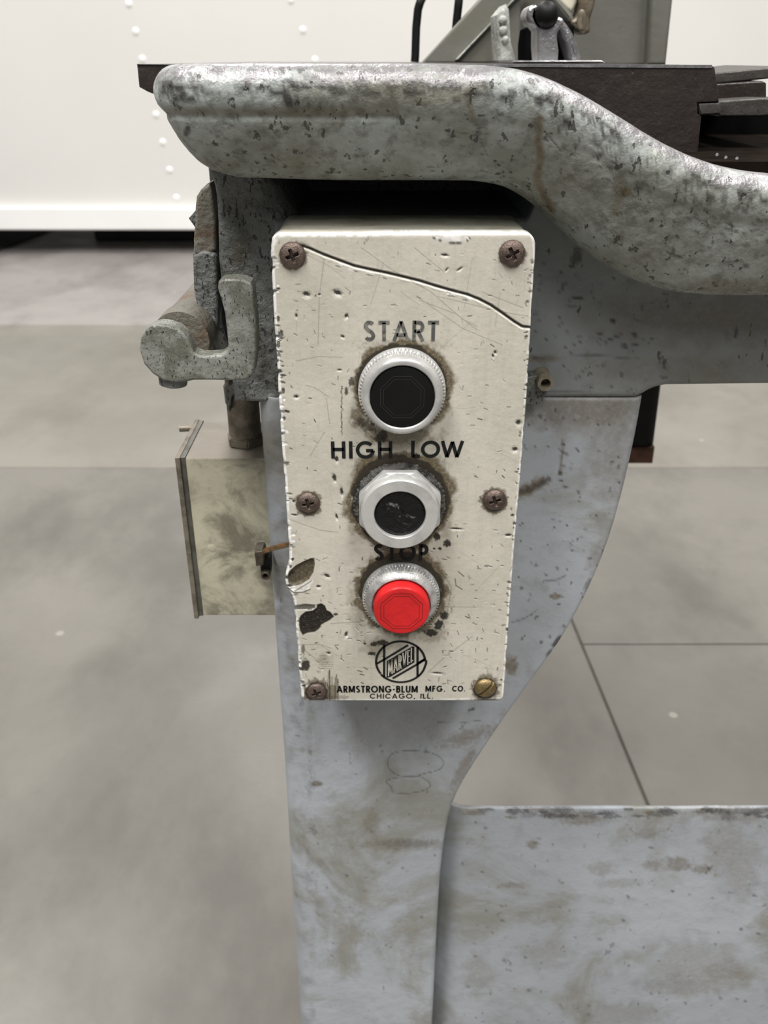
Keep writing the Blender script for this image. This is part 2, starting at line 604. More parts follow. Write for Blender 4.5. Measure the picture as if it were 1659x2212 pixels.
M['rail_white'] = plain('white_trailer_rail', (0.94, 0.935, 0.915), 0.35, 0, 0.04, 2.0)
M['flat_black'] = plain('flat_black_surface', (0.016, 0.017, 0.020), 0.7, 0, 0.3, 8)
M['grout'] = plain('dark_joint_filler', (0.09, 0.083, 0.068), 0.8, 0, 0.3, 20)
M['swarf'] = plain('bright_swarf', (0.75, 0.75, 0.76), 0.25, 0.9, 0.2)


def concrete(name, c, c2, dark):
    m, nt, b = nodes(name)
    v = coords(nt)
    vs = coords(nt, (1.0, 0.6, 1.0), (0, 0, 0.5))
    col = mixc(nt, ramp(nt, noise(nt, v, 1.7, 7, 0.6, 0.4), 0.38, 0.64), c, c2)
    col = mixc(nt, ramp(nt, noise(nt, vs, 2.6, 7, 0.65), 0.44, 0.68, 0, 0.75), col, dark)  # dark mottling, also standing in for soft shadow patches on the floor
    col = mixc(nt, ramp(nt, noise(nt, v, 55, 5, 0.7), 0.5, 0.8, 0, 0.22), col, dark)
    lt = N(nt, 'ShaderNodeTexVoronoi')
    lt.inputs['Scale'].default_value = 5.5
    nt.links.new(v, lt.inputs['Vector'])
    col = mixc(nt, ramp(nt, lt.outputs['Distance'], 0.05, 0.035), col, tuple(min(1, q * 1.5) for q in c2))
    nt.links.new(col, b.inputs['Base Color'])
    nt.links.new(ramp(nt, noise(nt, v, 3.5, 6, 0.6), 0.3, 0.7, 0.34, 0.52), b.inputs['Roughness'])
    bump(nt, b, noise(nt, v, 40, 4), 0.0006)
    return m


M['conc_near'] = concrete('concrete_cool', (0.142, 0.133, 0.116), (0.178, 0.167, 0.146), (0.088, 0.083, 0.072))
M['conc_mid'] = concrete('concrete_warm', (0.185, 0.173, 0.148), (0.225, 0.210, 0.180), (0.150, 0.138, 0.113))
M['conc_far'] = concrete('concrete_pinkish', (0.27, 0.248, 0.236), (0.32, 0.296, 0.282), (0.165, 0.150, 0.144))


def plate_mat():
    m, nt, b = nodes('scratched_cream_plate')
    v = coords(nt)
    vs = coords(nt, (1, 1, 0.12))
    c = mixc(nt, ramp(nt, noise(nt, v, 22, 6, 0.6), 0.35, 0.68), (0.555, 0.525, 0.455), (0.475, 0.45, 0.38))
    c = mixc(nt, ramp(nt, noise(nt, vs, 420, 3, 0.6), 0.45, 0.75, 0, 0.28), c, (0.40, 0.375, 0.31))
    c = mixc(nt, ramp(nt, noise(nt, v, 900, 3, 0.6), 0.6, 0.72, 0, 0.3), c, (0.26, 0.24, 0.19))
    R, G, B = wearnode(nt)
    br = noise(nt, v, 700, 4, 0.7)
    c = mixc(nt, mathn(nt, 'MULTIPLY', G, ramp(nt, br, 0.25, 0.6, 0.65, 1.0)), c, (0.105, 0.08, 0.042))
    c = mixc(nt, B, c, (0.86, 0.85, 0.82))
    c = mixc(nt, mathn(nt, 'MULTIPLY', R, ramp(nt, br, 0.2, 0.5, 0.8, 1.0)), c, mixc(nt, ramp(nt, br, 0.48, 0.75), (0.016, 0.014, 0.012), (0.06, 0.05, 0.036)))
    nt.links.new(c, b.inputs['Base Color'])
    nt.links.new(mixf(nt, B, mixf(nt, R, 0.36, 0.5), 0.22), b.inputs['Roughness'])
    nt.links.new(mathn(nt, 'MULTIPLY', B, 0.1), b.inputs['Metallic'])
    nt.links.new(mixf(nt, R, 0.4, 0.12), b.inputs['Specular IOR Level'])
    bump(nt, b, mathn(nt, 'ADD', noise(nt, v, 260, 4), mathn(nt, 'MULTIPLY', br, 0.3)), 0.00022)
    return m


M['plate'] = plate_mat()
M['housing'] = cast('cream_housing_paint', (0.36, 0.35, 0.29), stain=(0.22, 0.20, 0.14), stain_amt=0.6, dark_amt=0.4, rough=0.4, big=40, bump_d=0.0006, chip=0.66)

# ================================================================== SETTING: floor
floor = box('floor', (-8, -5, -0.06), (9, 12, -0.004), M['grout'])
tag(floor, 'grey concrete hall floor cut into slabs by joints', None, None, 'structure')
JX = lambda y: 0.387 - 0.044 * (y - 0.932)
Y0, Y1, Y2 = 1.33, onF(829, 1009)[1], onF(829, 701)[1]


def slab(xa, xb, ya, yb, mat, left_is_joint=False, right_is_joint=False):
    g = 0.0022
    q = []
    for y in (ya + g, yb - g):
        l = JX(y) + g if left_is_joint else xa + g
        r = JX(y) - g if right_is_joint else xb - g
        q.append((l, r))
    bm = bmesh.new()
    vs = [(q[0][0], ya + g), (q[0][1], ya + g), (q[1][1], yb - g), (q[1][0], yb - g)]
    add_prism(bm, [Vector((x, y, 0)) for x, y in vs], (0, 0, -0.01), 0.0015, 1)
    return bm_obj('slab', bm, mat, floor)


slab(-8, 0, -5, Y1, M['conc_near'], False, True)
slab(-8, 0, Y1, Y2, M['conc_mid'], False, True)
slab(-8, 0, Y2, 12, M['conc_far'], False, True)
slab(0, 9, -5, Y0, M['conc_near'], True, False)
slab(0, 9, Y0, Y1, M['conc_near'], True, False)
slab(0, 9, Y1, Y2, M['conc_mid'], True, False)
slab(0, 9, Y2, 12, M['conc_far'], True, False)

# ================================================================== trailer behind
TY = 5.0
trailer = empty('trailer', (0, TY + 0.3, 0), 'long white riveted trailer side standing across the hall behind the saw', 'trailer')
zr0 = onY(829, 496, TY)[1]
zr1 = onY(829, 446, TY)[1]
seams = [onY(330, 230, TY)[0], onY(690, 130, TY)[0]]
xs = [-6.0, seams[0] - 0.002, seams[1] - 0.002, seams[1] + 1.75, 7.0]
for a, b in zip(xs[:-1], xs[1:]):
    box('side_panel', (a, TY + 0.012, zr1 - 0.03), (b - 0.0, TY + 1.3, 2.9), M['wall_white'], trailer)
bm = bmesh.new()
add_box(bm, (-6.0, TY - 0.03, zr0), (7.0, TY + 0.06, zr1), 0.012, 3)
bm_obj('bottom_rail', bm, M['rail_white'], trailer)
riv = []
for k in range(-2, 9):
    y = 8 + k * 60.0
    if y < 440: riv.append((277 + 0.245 * (y - 8), y))
for k in range(-1, 3):
    riv.append((628 + 0.40 * k * 65, k * 65))
rme = None
for (rx, ry) in riv:
    x, z = onY(rx, ry, TY)
    if rme is None:
        o = lathe('rivet', (0, TY + 0.012, 0), [(0.019, -0.001), (0.017, 0.002), (0.013, 0.005), (0.007, 0.0068), (0.002, 0.0072)], M['rail_white'], trailer, seg=20, ang=80)
        rme = o
        base_loc = o.location.copy()
    else:
        o = rme.copy()
        COL.objects.link(o)
        o.parent = trailer
    o.location = base_loc + Vector((x, 0, z))
# black block and floor strip in the gap under the rail
xa, xb = onF(206, 520)[0], onF(640, 520)[0]
ys = onF(206, 521)[1]
sk = empty('dark_block', (xa, TY + 0.3, 0), 'black block lying flat under the white rail behind the clamp lever', 'dark_block')
bm = bmesh.new(); add_box(bm, (xa, ys, 0.0), (xb + 0.9, ys + 0.3, 0.128), 0.015, 2)
bm_obj('block', bm, M['flat_black'], sk)
bm = bmesh.new()
pA, pB = onF(-60, 566), onF(112, 498)
d = Vector((pB[0] - pA[0], pB[1] - pA[1], 0)).normalized()
n_ = Vector((-d.y, d.x, 0))
a0, b0 = Vector((pA[0], pA[1], 0)) - d * 1.2, Vector((pB[0], pB[1], 0)) + d * 0.5
add_prism(bm, [a0 + Vector((0, 0, 0.012)), b0 + Vector((0, 0, 0.012)), b0 + n_ * 0.9 + Vector((0, 0, 0.012)), a0 + n_ * 0.9 + Vector((0, 0, 0.012))], (0, 0, -0.012), 0.002, 1)
o = bm_obj('dark_strip', bm, M['flat_black'])
tag(o, 'black strip slanting across the floor at the left under the trailer', 'mat')

# ================================================================== BAND SAW (the casting)
saw = empty('band_saw', (0.03, 0.60, 0), 'big old grey-green metal band saw with chipped drip tray, table and curved column', 'machine')
RND = random.Random(7)

# ---- column -------------------------------------------------------
YC = 0.475
colrows_px = [(858, 562, 1390), (900, 565, 1384), (960, 570, 1371), (1030, 575, 1356), (1100, 580, 1338), (1200, 587, 1308), (1300, 594, 1262), (1350, 598, 1236),
              (1400, 601, 1205), (1450, 605, 1166), (1500, 608, 1128), (1550, 612, 1093), (1600, 616, 1060), (1660, 620, 1020), (1725, 624, 978),
              (1790, 628, 963), (1900, 634, 950), (2050, 644, 942), (2212, 655, 934), (2488, 675, 918)]
rows = []
for (py, a, b) in colrows_px:
    z = onY(829, py, YC)[1]
    rows.append((z, onY(a - 8, py, YC)[0], onY(b, py, YC)[0]))
zs = np.array([r_[0] for r_ in rows])
# refine smoothly
zz = np.linspace(zs[0], max(zs[-1], 0.0), 60)
aa = np.interp(-zz, -zs, [r_[1] for r_ in rows])
bb = np.interp(-zz, -zs, [r_[2] for r_ in rows])
k5 = np.array([1, 2, 3, 2, 1]) / 9.0
bb = np.convolve(np.pad(bb, 2, mode='edge'), k5, 'valid')
colrows = list(zip(zz, aa, bb))


def paint_column(w):
    # old decal remains, stains and brown patches
    out = [(838, 1645), (850, 1627), (890, 1622), (935, 1628), (957, 1645), (950, 1662), (915, 1672), (895, 1678), (860, 1675), (842, 1662), (838, 1645)]
    out = smooth_poly(out[:-1], 5); out.append(out[0])
    w.stroke(out, 2.2, 0, 0.55, 1.2, depth=0.0004)
    o2 = [(834, 1688), (860, 1680), (905, 1678), (930, 1695), (915, 1708), (880, 1714), (850, 1712), (845, 1700), (834, 1688)]
    o2 = smooth_poly(o2[:-1], 5); o2.append(o2[0])
    w.stroke(o2, 2.2, 0, 0.5, 1.2, depth=0.0004)
    w.poly(out, None, 0, -0.00025)
    w.blob(685, 1693, 13, 6, 1, 0.8, 0.25)
    w.blob(860, 1825, 95, 14, 1, 0.35, 0.7, 0.5, seed=4)
    w.blob(880, 1822, 60, 8, 0, 0.3, 0.8, 0.5, seed=9)
    w.blob(805, 1780, 18, 22, 1, 0.35, 0.6, 0.5, seed=5)
    w.blob(900, 1565, 70, 40, 1, 0.28, 0.6, 0.6, seed=8)  # brown tone below the control box
    w.blob(1010, 1590, 60, 14, 1, 0.5, 0.7, 0.5, ang=-0.3, seed=11)
    w.blob(790, 1575, 55, 50, 1, 0.22, 0.6, 0.6, seed=18)  # second brown patch below the control box
    w.blob(1000, 1660, 10, 50, 1, 0.5, 0.6, 0.5, ang=0.5, seed=12)
    w.stroke([(945, 1560), (985, 1562), (1040, 1556)], 2, 0, 0.5, 1.5)
    w.blob(1018, 1533, 9, 3, 0, 0.8, 0.3, ang=-.3)
    rs_ = random.Random(31)
    for k in range(46):
        y = rs_.uniform(860, 1345)
        w.blob(560 + (y - 860) * .075 + rs_.uniform(0, 46), y, rs_.uniform(6, 20), rs_.uniform(5, 22), rs_.choice([0, 1, 1, 2]), rs_.uniform(.15, .42), 0.9, 0.6, seed=k)
    # right web
    w.stroke([(1125, 1060), (1150, 1055), (1185, 1035)], 12, 0, 0.65, 5)
    w.blob(1150, 1052, 40, 13, 1, 0.9, 0.5, 0.4, ang=-0.5, seed=3)
    w.stroke([(1217, 950), (1214, 975), (1226, 982)], 5, 1, 0.9, 3)
    w.stroke([(1213, 985), (1210, 1020)], 7, 1, 0.7, 4)
    w.blob(1210, 1023, 5, 5, 0, 0.8, 0.3)
    w.stroke([(1180, 1255), (1205, 1252), (1222, 1243)], 4, 0, 0.55, 3)
    w.blob(1178, 1270, 9, 12, 2, 0.3, 0.3)
    w.blob(1200, 1288, 14, 6, 1, 0.8, 0.6, seed=6)
    w.stroke([(1105, 1345), (1135, 1335), (1160, 1318)], 3, 0, 0.5, 2)
    w.blob(1105, 1440, 14, 22, 1, 0.8, 0.5, seed=7)
    w.blob(1203, 1385, 16, 5, 0, 0.85, 0.4, ang=-0.9)
    w.blob(1186, 1410, 10, 4, 0, 0.7, 0.4, ang=-0.9)
    w.blob(1270, 1265, 8, 14, 0, 0.5, 0.6, ang=0.4)
    w.blob(1284, 1205, 14, 30, 1, 0.4, 0.6, 0.5, ang=0.3, seed=15)
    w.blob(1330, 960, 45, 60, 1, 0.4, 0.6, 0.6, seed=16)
    w.blob(1260, 885, 150, 40, 1, 0.6, 0.6, 0.7, seed=17)  # brown stain, also darkening the column top for shade under the tray
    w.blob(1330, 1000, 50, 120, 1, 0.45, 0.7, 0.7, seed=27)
    w.stroke([(1232, 1172), (1260, 1158)], 2, 0, 0.5, 1)
    rr = random.Random(5)
    for k in range(150):
        x, y = rr.uniform(1120, 1360), rr.uniform(880, 1420)
        w.blob(x, y, rr.uniform(1.5, 5), rr.uniform(1.2, 3), 0, rr.uniform(.35, .9), 0.5, ang=rr.uniform(-1, 1), seed=k)
    for k in range(50):
        x, y = rr.uniform(625, 960), rr.uniform(1530, 2212)
        w.blob(x, y, rr.uniform(1.5, 5), rr.uniform(1.2, 3), 0, rr.uniform(.2, .55), 0.5, ang=rr.uniform(-1, 1), seed=k)
    for k in range(90):     # scuffs along the rounded left edge
        y = rr.uniform(1340, 2212)
        x = 622 + (y - 1340) * 0.045 + rr.uniform(-15, 40)
        w.blob(x, y, rr.uniform(4, 16), rr.uniform(3, 9), rr.choice([0, 1, 1, 2, 2]), rr.uniform(.12, .4), 1.0, 0.6, ang=rr.uniform(.6, 1.9), seed=k)
    w.blob(668, 1560, 7, 60, 2, 0.35, 0.5, 0.5, seed=21)


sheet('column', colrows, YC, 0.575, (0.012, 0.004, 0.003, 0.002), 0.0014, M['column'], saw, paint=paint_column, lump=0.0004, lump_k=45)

# ---- base plate: bent sheet steel in front of the foot -------------
YB = 0.496
ztb = onY(1400, 1746, YB)[1]
xl = onY(939, 1790, YB + 0.02)[0]
R_ = 0.025
path = [(xl, YB + 0.11), (xl, YB + 0.06)]
path += [(xl, YB + R_ + 0.004)]
for a in np.linspace(0, math.pi / 2, 14):
    path.append((xl + R_ * (1 - math.cos(a)), YB + R_ * (1 - math.sin(a))))
for x in np.linspace(xl + R_ + 0.004, 0.46, 260):
    path.append((x, YB))
path = np.array(path)
tn = np.gradient(path, axis=0)
tn /= np.linalg.norm(tn, axis=1)[:, None]
nout = np.stack([tn[:, 1], -tn[:, 0]], -1)
nout = np.where((nout[:, 1] > 0.2)[:, None], -nout, nout)
zl = np.concatenate([[ztb - 0.0012, ztb - 0.0003, ztb], [ztb, ztb - 0.0003, ztb - 0.0012], np.linspace(ztb - 0.004, 0.0, 330)])
off = np.concatenate([[-0.0035, -0.0032, -0.0026], [-0.0009, -0.0003, 0], np.zeros(330)])
V = np.zeros((len(zl) + 1, len(path), 3))
for i, (z, o_) in enumerate(zip(zl, off)):
    V[i + 1, :, 0] = path[:, 0] + nout[:, 0] * o_
    V[i + 1, :, 1] = path[:, 1] + nout[:, 1] * o_
    V[i + 1, :, 2] = z
V[0] = V[1]; V[0, :, 2] = 0.0
# top edge not perfectly straight
V[1:9, :, 2] += 0.0008 * (fbm(path[:, 0] * 40, path[:, 1] * 0 + 3, 4) - 0.5)[None]
px, py = proj(V)
w = Wear(px.ravel(), py.ravel())


def paint_base(w):
    rr = random.Random(11)
    for k in range(60):
        x = rr.uniform(1020, 1659)
        w.blob(x, 1752 + rr.uniform(-6, 14), rr.uniform(5, 26), rr.uniform(2, 7), rr.choice([0, 1, 0]), rr.uniform(.3, .8), 0.7, seed=k)
    for (x, y, a, b, am) in ((1260, 1770, 50, 12, .6), (1150, 1824, 12, 10, .6), (1300, 1875, 30, 14, .35), (1465, 1865, 32, 13, .6), (1520, 1878, 22, 9, .65), (1410, 1870, 20, 10, .45),
                             (1560, 1830, 40, 60, .35), (1400, 1800, 30, 12, .4), (1600, 1870, 40, 80, .3), (1110, 1912, 26, 6, .4), (1340, 1908, 50, 10, .3), (1585, 1760, 60, 20, .45),
                             (1480, 2130, 90, 20, .35), (1180, 2060, 60, 30, .25), (1500, 2080, 120, 50, .3), (1340, 2190, 100, 25, .3), (1030, 2100, 30, 40, .3)):
        w.blob(x, y, a, b, 1, am, 0.6, 0.5, seed=int(x))
    for k in range(120):
        w.blob(rr.uniform(1010, 1659), rr.uniform(1760, 2212), rr.uniform(1.5, 5), rr.uniform(1.2, 3.5), rr.choice([0, 1]), rr.uniform(.3, .7), 0.5, ang=rr.uniform(-1, 1), seed=k)
    w.stroke([(1100, 1905), (1130, 1918)], 4, 1, 0.5, 3)
    w.stroke([(1430, 2120), (1500, 2108), (1600, 2112)], 3, 1, 0.45, 3)


paint_base(w)
V[..., 1] += 0.0006 * (fbm(V[..., 0] * 30 + 9, V[..., 2] * 30 + 4, 3, 4) - 0.5)
me = grid_mesh('base_plate', V, wear=w.c, ang=50)
link('base_plate', me, M['column'], saw)

# ---- saddle: the block below the tray ------------------------------
YS = 0.474
sad = []
top_pts = [(600, 474), (1128, 472), (1136, 450), (1146, 420), (1160, 392), (1900, 392)]
bot_pts = [(600, 862), (1378, 860), (1392, 853), (1404, 845), (1420, 838), (1440, 834), (1900, 829)]
for x in sorted(set([p[0] for p in top_pts + bot_pts] + list(range(610, 1900, 30)))):
    ty = np.interp(x, [p[0] for p in top_pts], [p[1] for p in top_pts])
    by = np.interp(x, [p[0] for p in bot_pts], [p[1] for p in bot_pts])
    sad.append((x, onY(x, by, YS)[1], onY(x, ty, YS)[1]))
# rows are indexed by world x measured at mid height
sad = [(onY(x, 640, YS)[0] if x < 1300 else onY(x, 833, YS)[0], zb, zt) for (x, zb, zt) in sad]


def paint_saddle(w):
    rr = random.Random(3)
    w.stroke([(1150, 772), (1230, 770), (1290, 769), (1380, 771)], 3.5, 0, 0.8, 2, depth=0.0007)
    w.stroke([(1270, 766), (1375, 776)], 3, 0, 0.5, 2)
    w.stroke([(1180, 846), (1260, 845), (1340, 843)], 2.5, 0, 0.45, 2)
    w.blob(1170, 775, 40, 8, 1, 0.6, 0.4, 0.5, seed=3)
    w.blob(1245, 555, 12, 18, 0, 0.85, 0.5, ang=0.3, seed=2)
    w.blob(1238, 570, 5, 12, 0, 0.8, 0.4, ang=0.4)
    w.blob(1250, 645, 13, 4, 0, 0.9, 0.5)
    w.blob(1325, 693, 6, 6, 0, 0.95, 0.3)
    w.blob(1215, 622, 4, 14, 0, 0.6, 0.5, ang=0.5)
    w.blob(1349, 747, 7, 4, 0, 0.9, 0.3)
    for k in range(16):
        w.blob(rr.uniform(1290, 1410), rr.uniform(720, 745), rr.uniform(4, 9), rr.uniform(1.5, 3), 0, 0.75, 0.5, ang=rr.uniform(-.4, .2), seed=k)
    for k in range(140):
        w.blob(rr.uniform(1150, 1450), rr.uniform(500, 850), rr.uniform(1.5, 5), rr.uniform(1, 2.5), 0, rr.uniform(.3, .8), 0.5, ang=rr.uniform(-.5, .5), seed=k)
    w.blob(1600, 690, 260, 60, 1, 0.5, 0.5, 0.7, seed=8)
    w.blob(1560, 800, 200, 40, 1, 0.35, 0.5, 0.7, seed=9)
    w.blob(1330, 810, 100, 40, 1, 0.25, 0.6, 0.7, seed=10)
    w.blob(1590, 717, 5, 12, 0, .8, .4)
    w.stroke([(1245, 820), (1265, 795)], 3, 0, 0.6, 2)


sheet('saddle', sad, YS, 0.62, (0.004, 0.003, 0.002, 0.002), 0.0016, M['saddle'], saw, swap=True, paint=paint_saddle, lump=0.0004, lump_k=40)

# left pillar of the casting, rough and grimy
pil = []
for (py, a, b) in ((366, 448, 640), (400, 462, 640), (480, 470, 640), (560, 471, 640), (740, 490, 640), (800, 497, 640), (850, 500, 640), (868, 506, 640)):
    pil.append((onY(a, py, 0.476)[1], onY(a, py, 0.476)[0], onY(b, py, 0.476)[0]))


def paint_pillar(w):
    w.blob(525, 540, 22, 34, 1, 0.3, 0.6, 0.5, ang=0.6, seed=4)
    rr = random.Random(9)
    for k in range(60):
        w.blob(rr.uniform(460, 600), rr.uniform(390, 840), rr.uniform(3, 9), rr.uniform(2, 6), rr.choice([0, 0, 2]), rr.uniform(.2, .5), 0.6, seed=k)


# the pillar's right part is hollowed out to leave the black gap above the panel
pil2 = []
for (py, a, b) in ((366, 448, 590), (400, 462, 603), (425, 466, 612), (450, 468, 628), (480, 470, 640), (560, 471, 640), (740, 490, 640), (800, 497, 640), (868, 506, 640)):
    pil2.append((onY(a, py, 0.476)[1], onY(a, py, 0.476)[0], onY(b, py, 0.476)[0]))
sheet('pillar', pil2, 0.476, 0.60, (0.004, 0.012, 0.002, 0.002), 0.0016, M['rough'], saw, paint=paint_pillar, lump=0.0016, lump_k=75)
# wall added behind the gap under the tray to block light
zA = onY(829, 380, 0.6)[1]
box('gap_blocker', (onY(470, 500, .6)[0], 0.585, onY(829, 790, .6)[1]), (0.30, 0.63, CH - 0.056), M['rough'], saw, 0.003)

# ---- drip tray ----------------------------------------------------
YT = 0.410
RC = 0.034
x0 = onY(334, 168, YT + RC)[0]
rim_px = [(330, 140), (420, 138), (600, 137), (900, 138), (1080, 140), (1140, 148), (1200, 170), (1260, 200), (1320, 236), (1380, 275), (1440, 312), (1500, 343), (1560, 364), (1620, 376), (1700, 382), (1900, 384)]
bot_px = [(430, 386), (480, 388), (600, 392), (850, 397), (1040, 394), (1100, 404), (1150, 432), (1190, 476), (1230, 520), (1280, 562), (1340, 598), (1400, 627), (1450, 641), (1520, 647), (1900, 648)]
rx_ = np.array([onY(a, b, YT)[0] for a, b in rim_px]); rz_ = np.array([onY(a, b, YT)[1] for a, b in rim_px])
bx_ = np.array([onY(a, b, YT + .028)[0] for a, b in bot_px]); bz_ = np.array([onY(a, b, YT + .028)[1] for a, b in bot_px])
pth = [(x0 + 0.0, y) for y in np.linspace(0.498, YT + RC, 40, endpoint=False)]
for a in np.linspace(0, math.pi / 2, 50, endpoint=False):
    pth.append((x0 + RC * (1 - math.cos(a)), YT + RC * (1 - math.sin(a))))
for x in np.linspace(x0 + RC, 0.42, 520):
    pth.append((x, YT))
pth = np.array(pth)
tn = np.gradient(pth, axis=0); tn /= np.linalg.norm(tn, axis=1)[:, None]
nin = np.stack([-tn[:, 1], tn[:, 0]], -1)          # towards the inside of the tray
sm_k = np.hanning(61); sm_k /= sm_k.sum()
zt = np.interp(pth[:, 0], rx_, rz_); zt = np.convolve(np.pad(zt, 30, mode='edge'), sm_k, 'valid')
zb = np.interp(pth[:, 0], bx_, bz_); zb = np.convolve(np.pad(zb, 30, mode='edge'), sm_k, 'valid')
# profile: rim (absolute) then belly (stretched)
rim = [(0.030, -0.045), (0.024, -0.030), (0.0225, -0.014)]
for a in np.linspace(0, math.pi, 17):
    rim.append((0.011 + 0.0112 * math.cos(a), -0.011 + 0.011 * math.sin(a)))
rim += [(0.0000, -0.0135), (0.0008, -0.0160), (0.0022, -0.0180), (0.0034, -0.0192), (0.0040, -0.0200), (0.0042, -0.0210), (0.0041, -0.0218)]
rim_r = [0.0001, 0.0007, 0.0014, 0.0020, 0.0026, 0.0033, 0.0038]
xg = onY(868, 240, YT)[0]
gl_ = 1 - sstep(xg - 0.004, xg + 0.006, pth[:, 0])
bel = []
pf = [0, 0.12, 0.3, 0.5, 0.68, 0.80, 0.89, 0.955, 0.985, 1.0]
pd = [0.0040, 0.0055, 0.0088, 0.0128, 0.0170, 0.0210, 0.0255, 0.0310, 0.0360, 0.0410]
tt = np.linspace(0, 9, 60)
pf_s = np.convolve(np.pad(np.interp(tt, range(10), pf), 3, mode='edge'), np.ones(7) / 7, 'valid')
pd_s = np.convolve(np.pad(np.interp(tt, range(10), pd), 3, mode='edge'), np.ones(7) / 7, 'valid')
bel = list(zip(pd_s, pf_s))
nP = len(rim) + len(bel) + 1
V = np.zeros((nP, len(pth), 3))
for i in range(nP):
    if i < len(rim):
        dd, hz = rim[i]; z = zt + hz; d_ = np.full(len(pth), dd)
        if i >= len(rim) - 7:
            d_ = dd * gl_ + rim_r[i - len(rim) + 7] * (1 - gl_)
    else:
        if i < len(rim) + len(bel):
            dd, ff = bel[i - len(rim)]
        else:
            dd, ff = 0.078, 1.0
        top = zt - 0.0222
        z = top + (zb - top) * ff; d_ = np.full(len(pth), dd)
        # the belly rolls fuller where the tray drops
    V[i, :, 0] = pth[:, 0] + nin[:, 0] * d_
    V[i, :, 1] = pth[:, 1] + nin[:, 1] * d_
    V[i, :, 2] = z
# hand-cast unevenness
arc_s = np.cumsum(np.hypot(*np.gradient(pth, axis=0).T))
Ssq = np.repeat(arc_s[None], nP, 0)
Zsq = V[..., 2]
lm = 0.0011 * (fbm(Ssq * 55 + 3, Zsq * 55 + 8, 21, 4) - 0.5) * 2 + 0.0007 * (fbm(Ssq * 190, Zsq * 190, 31, 3) - 0.5)
V[..., 1] += lm * np.abs(nin[:, 1])[None]
V[..., 0] += lm * np.abs(nin[:, 0])[None]
V[..., 2] += 0.0006 * (fbm(Ssq * 70 + 30, Zsq * 0 + 1, 41, 3) - 0.5)
px, py = proj(V)
w = Wear(px.ravel(), py.ravel())


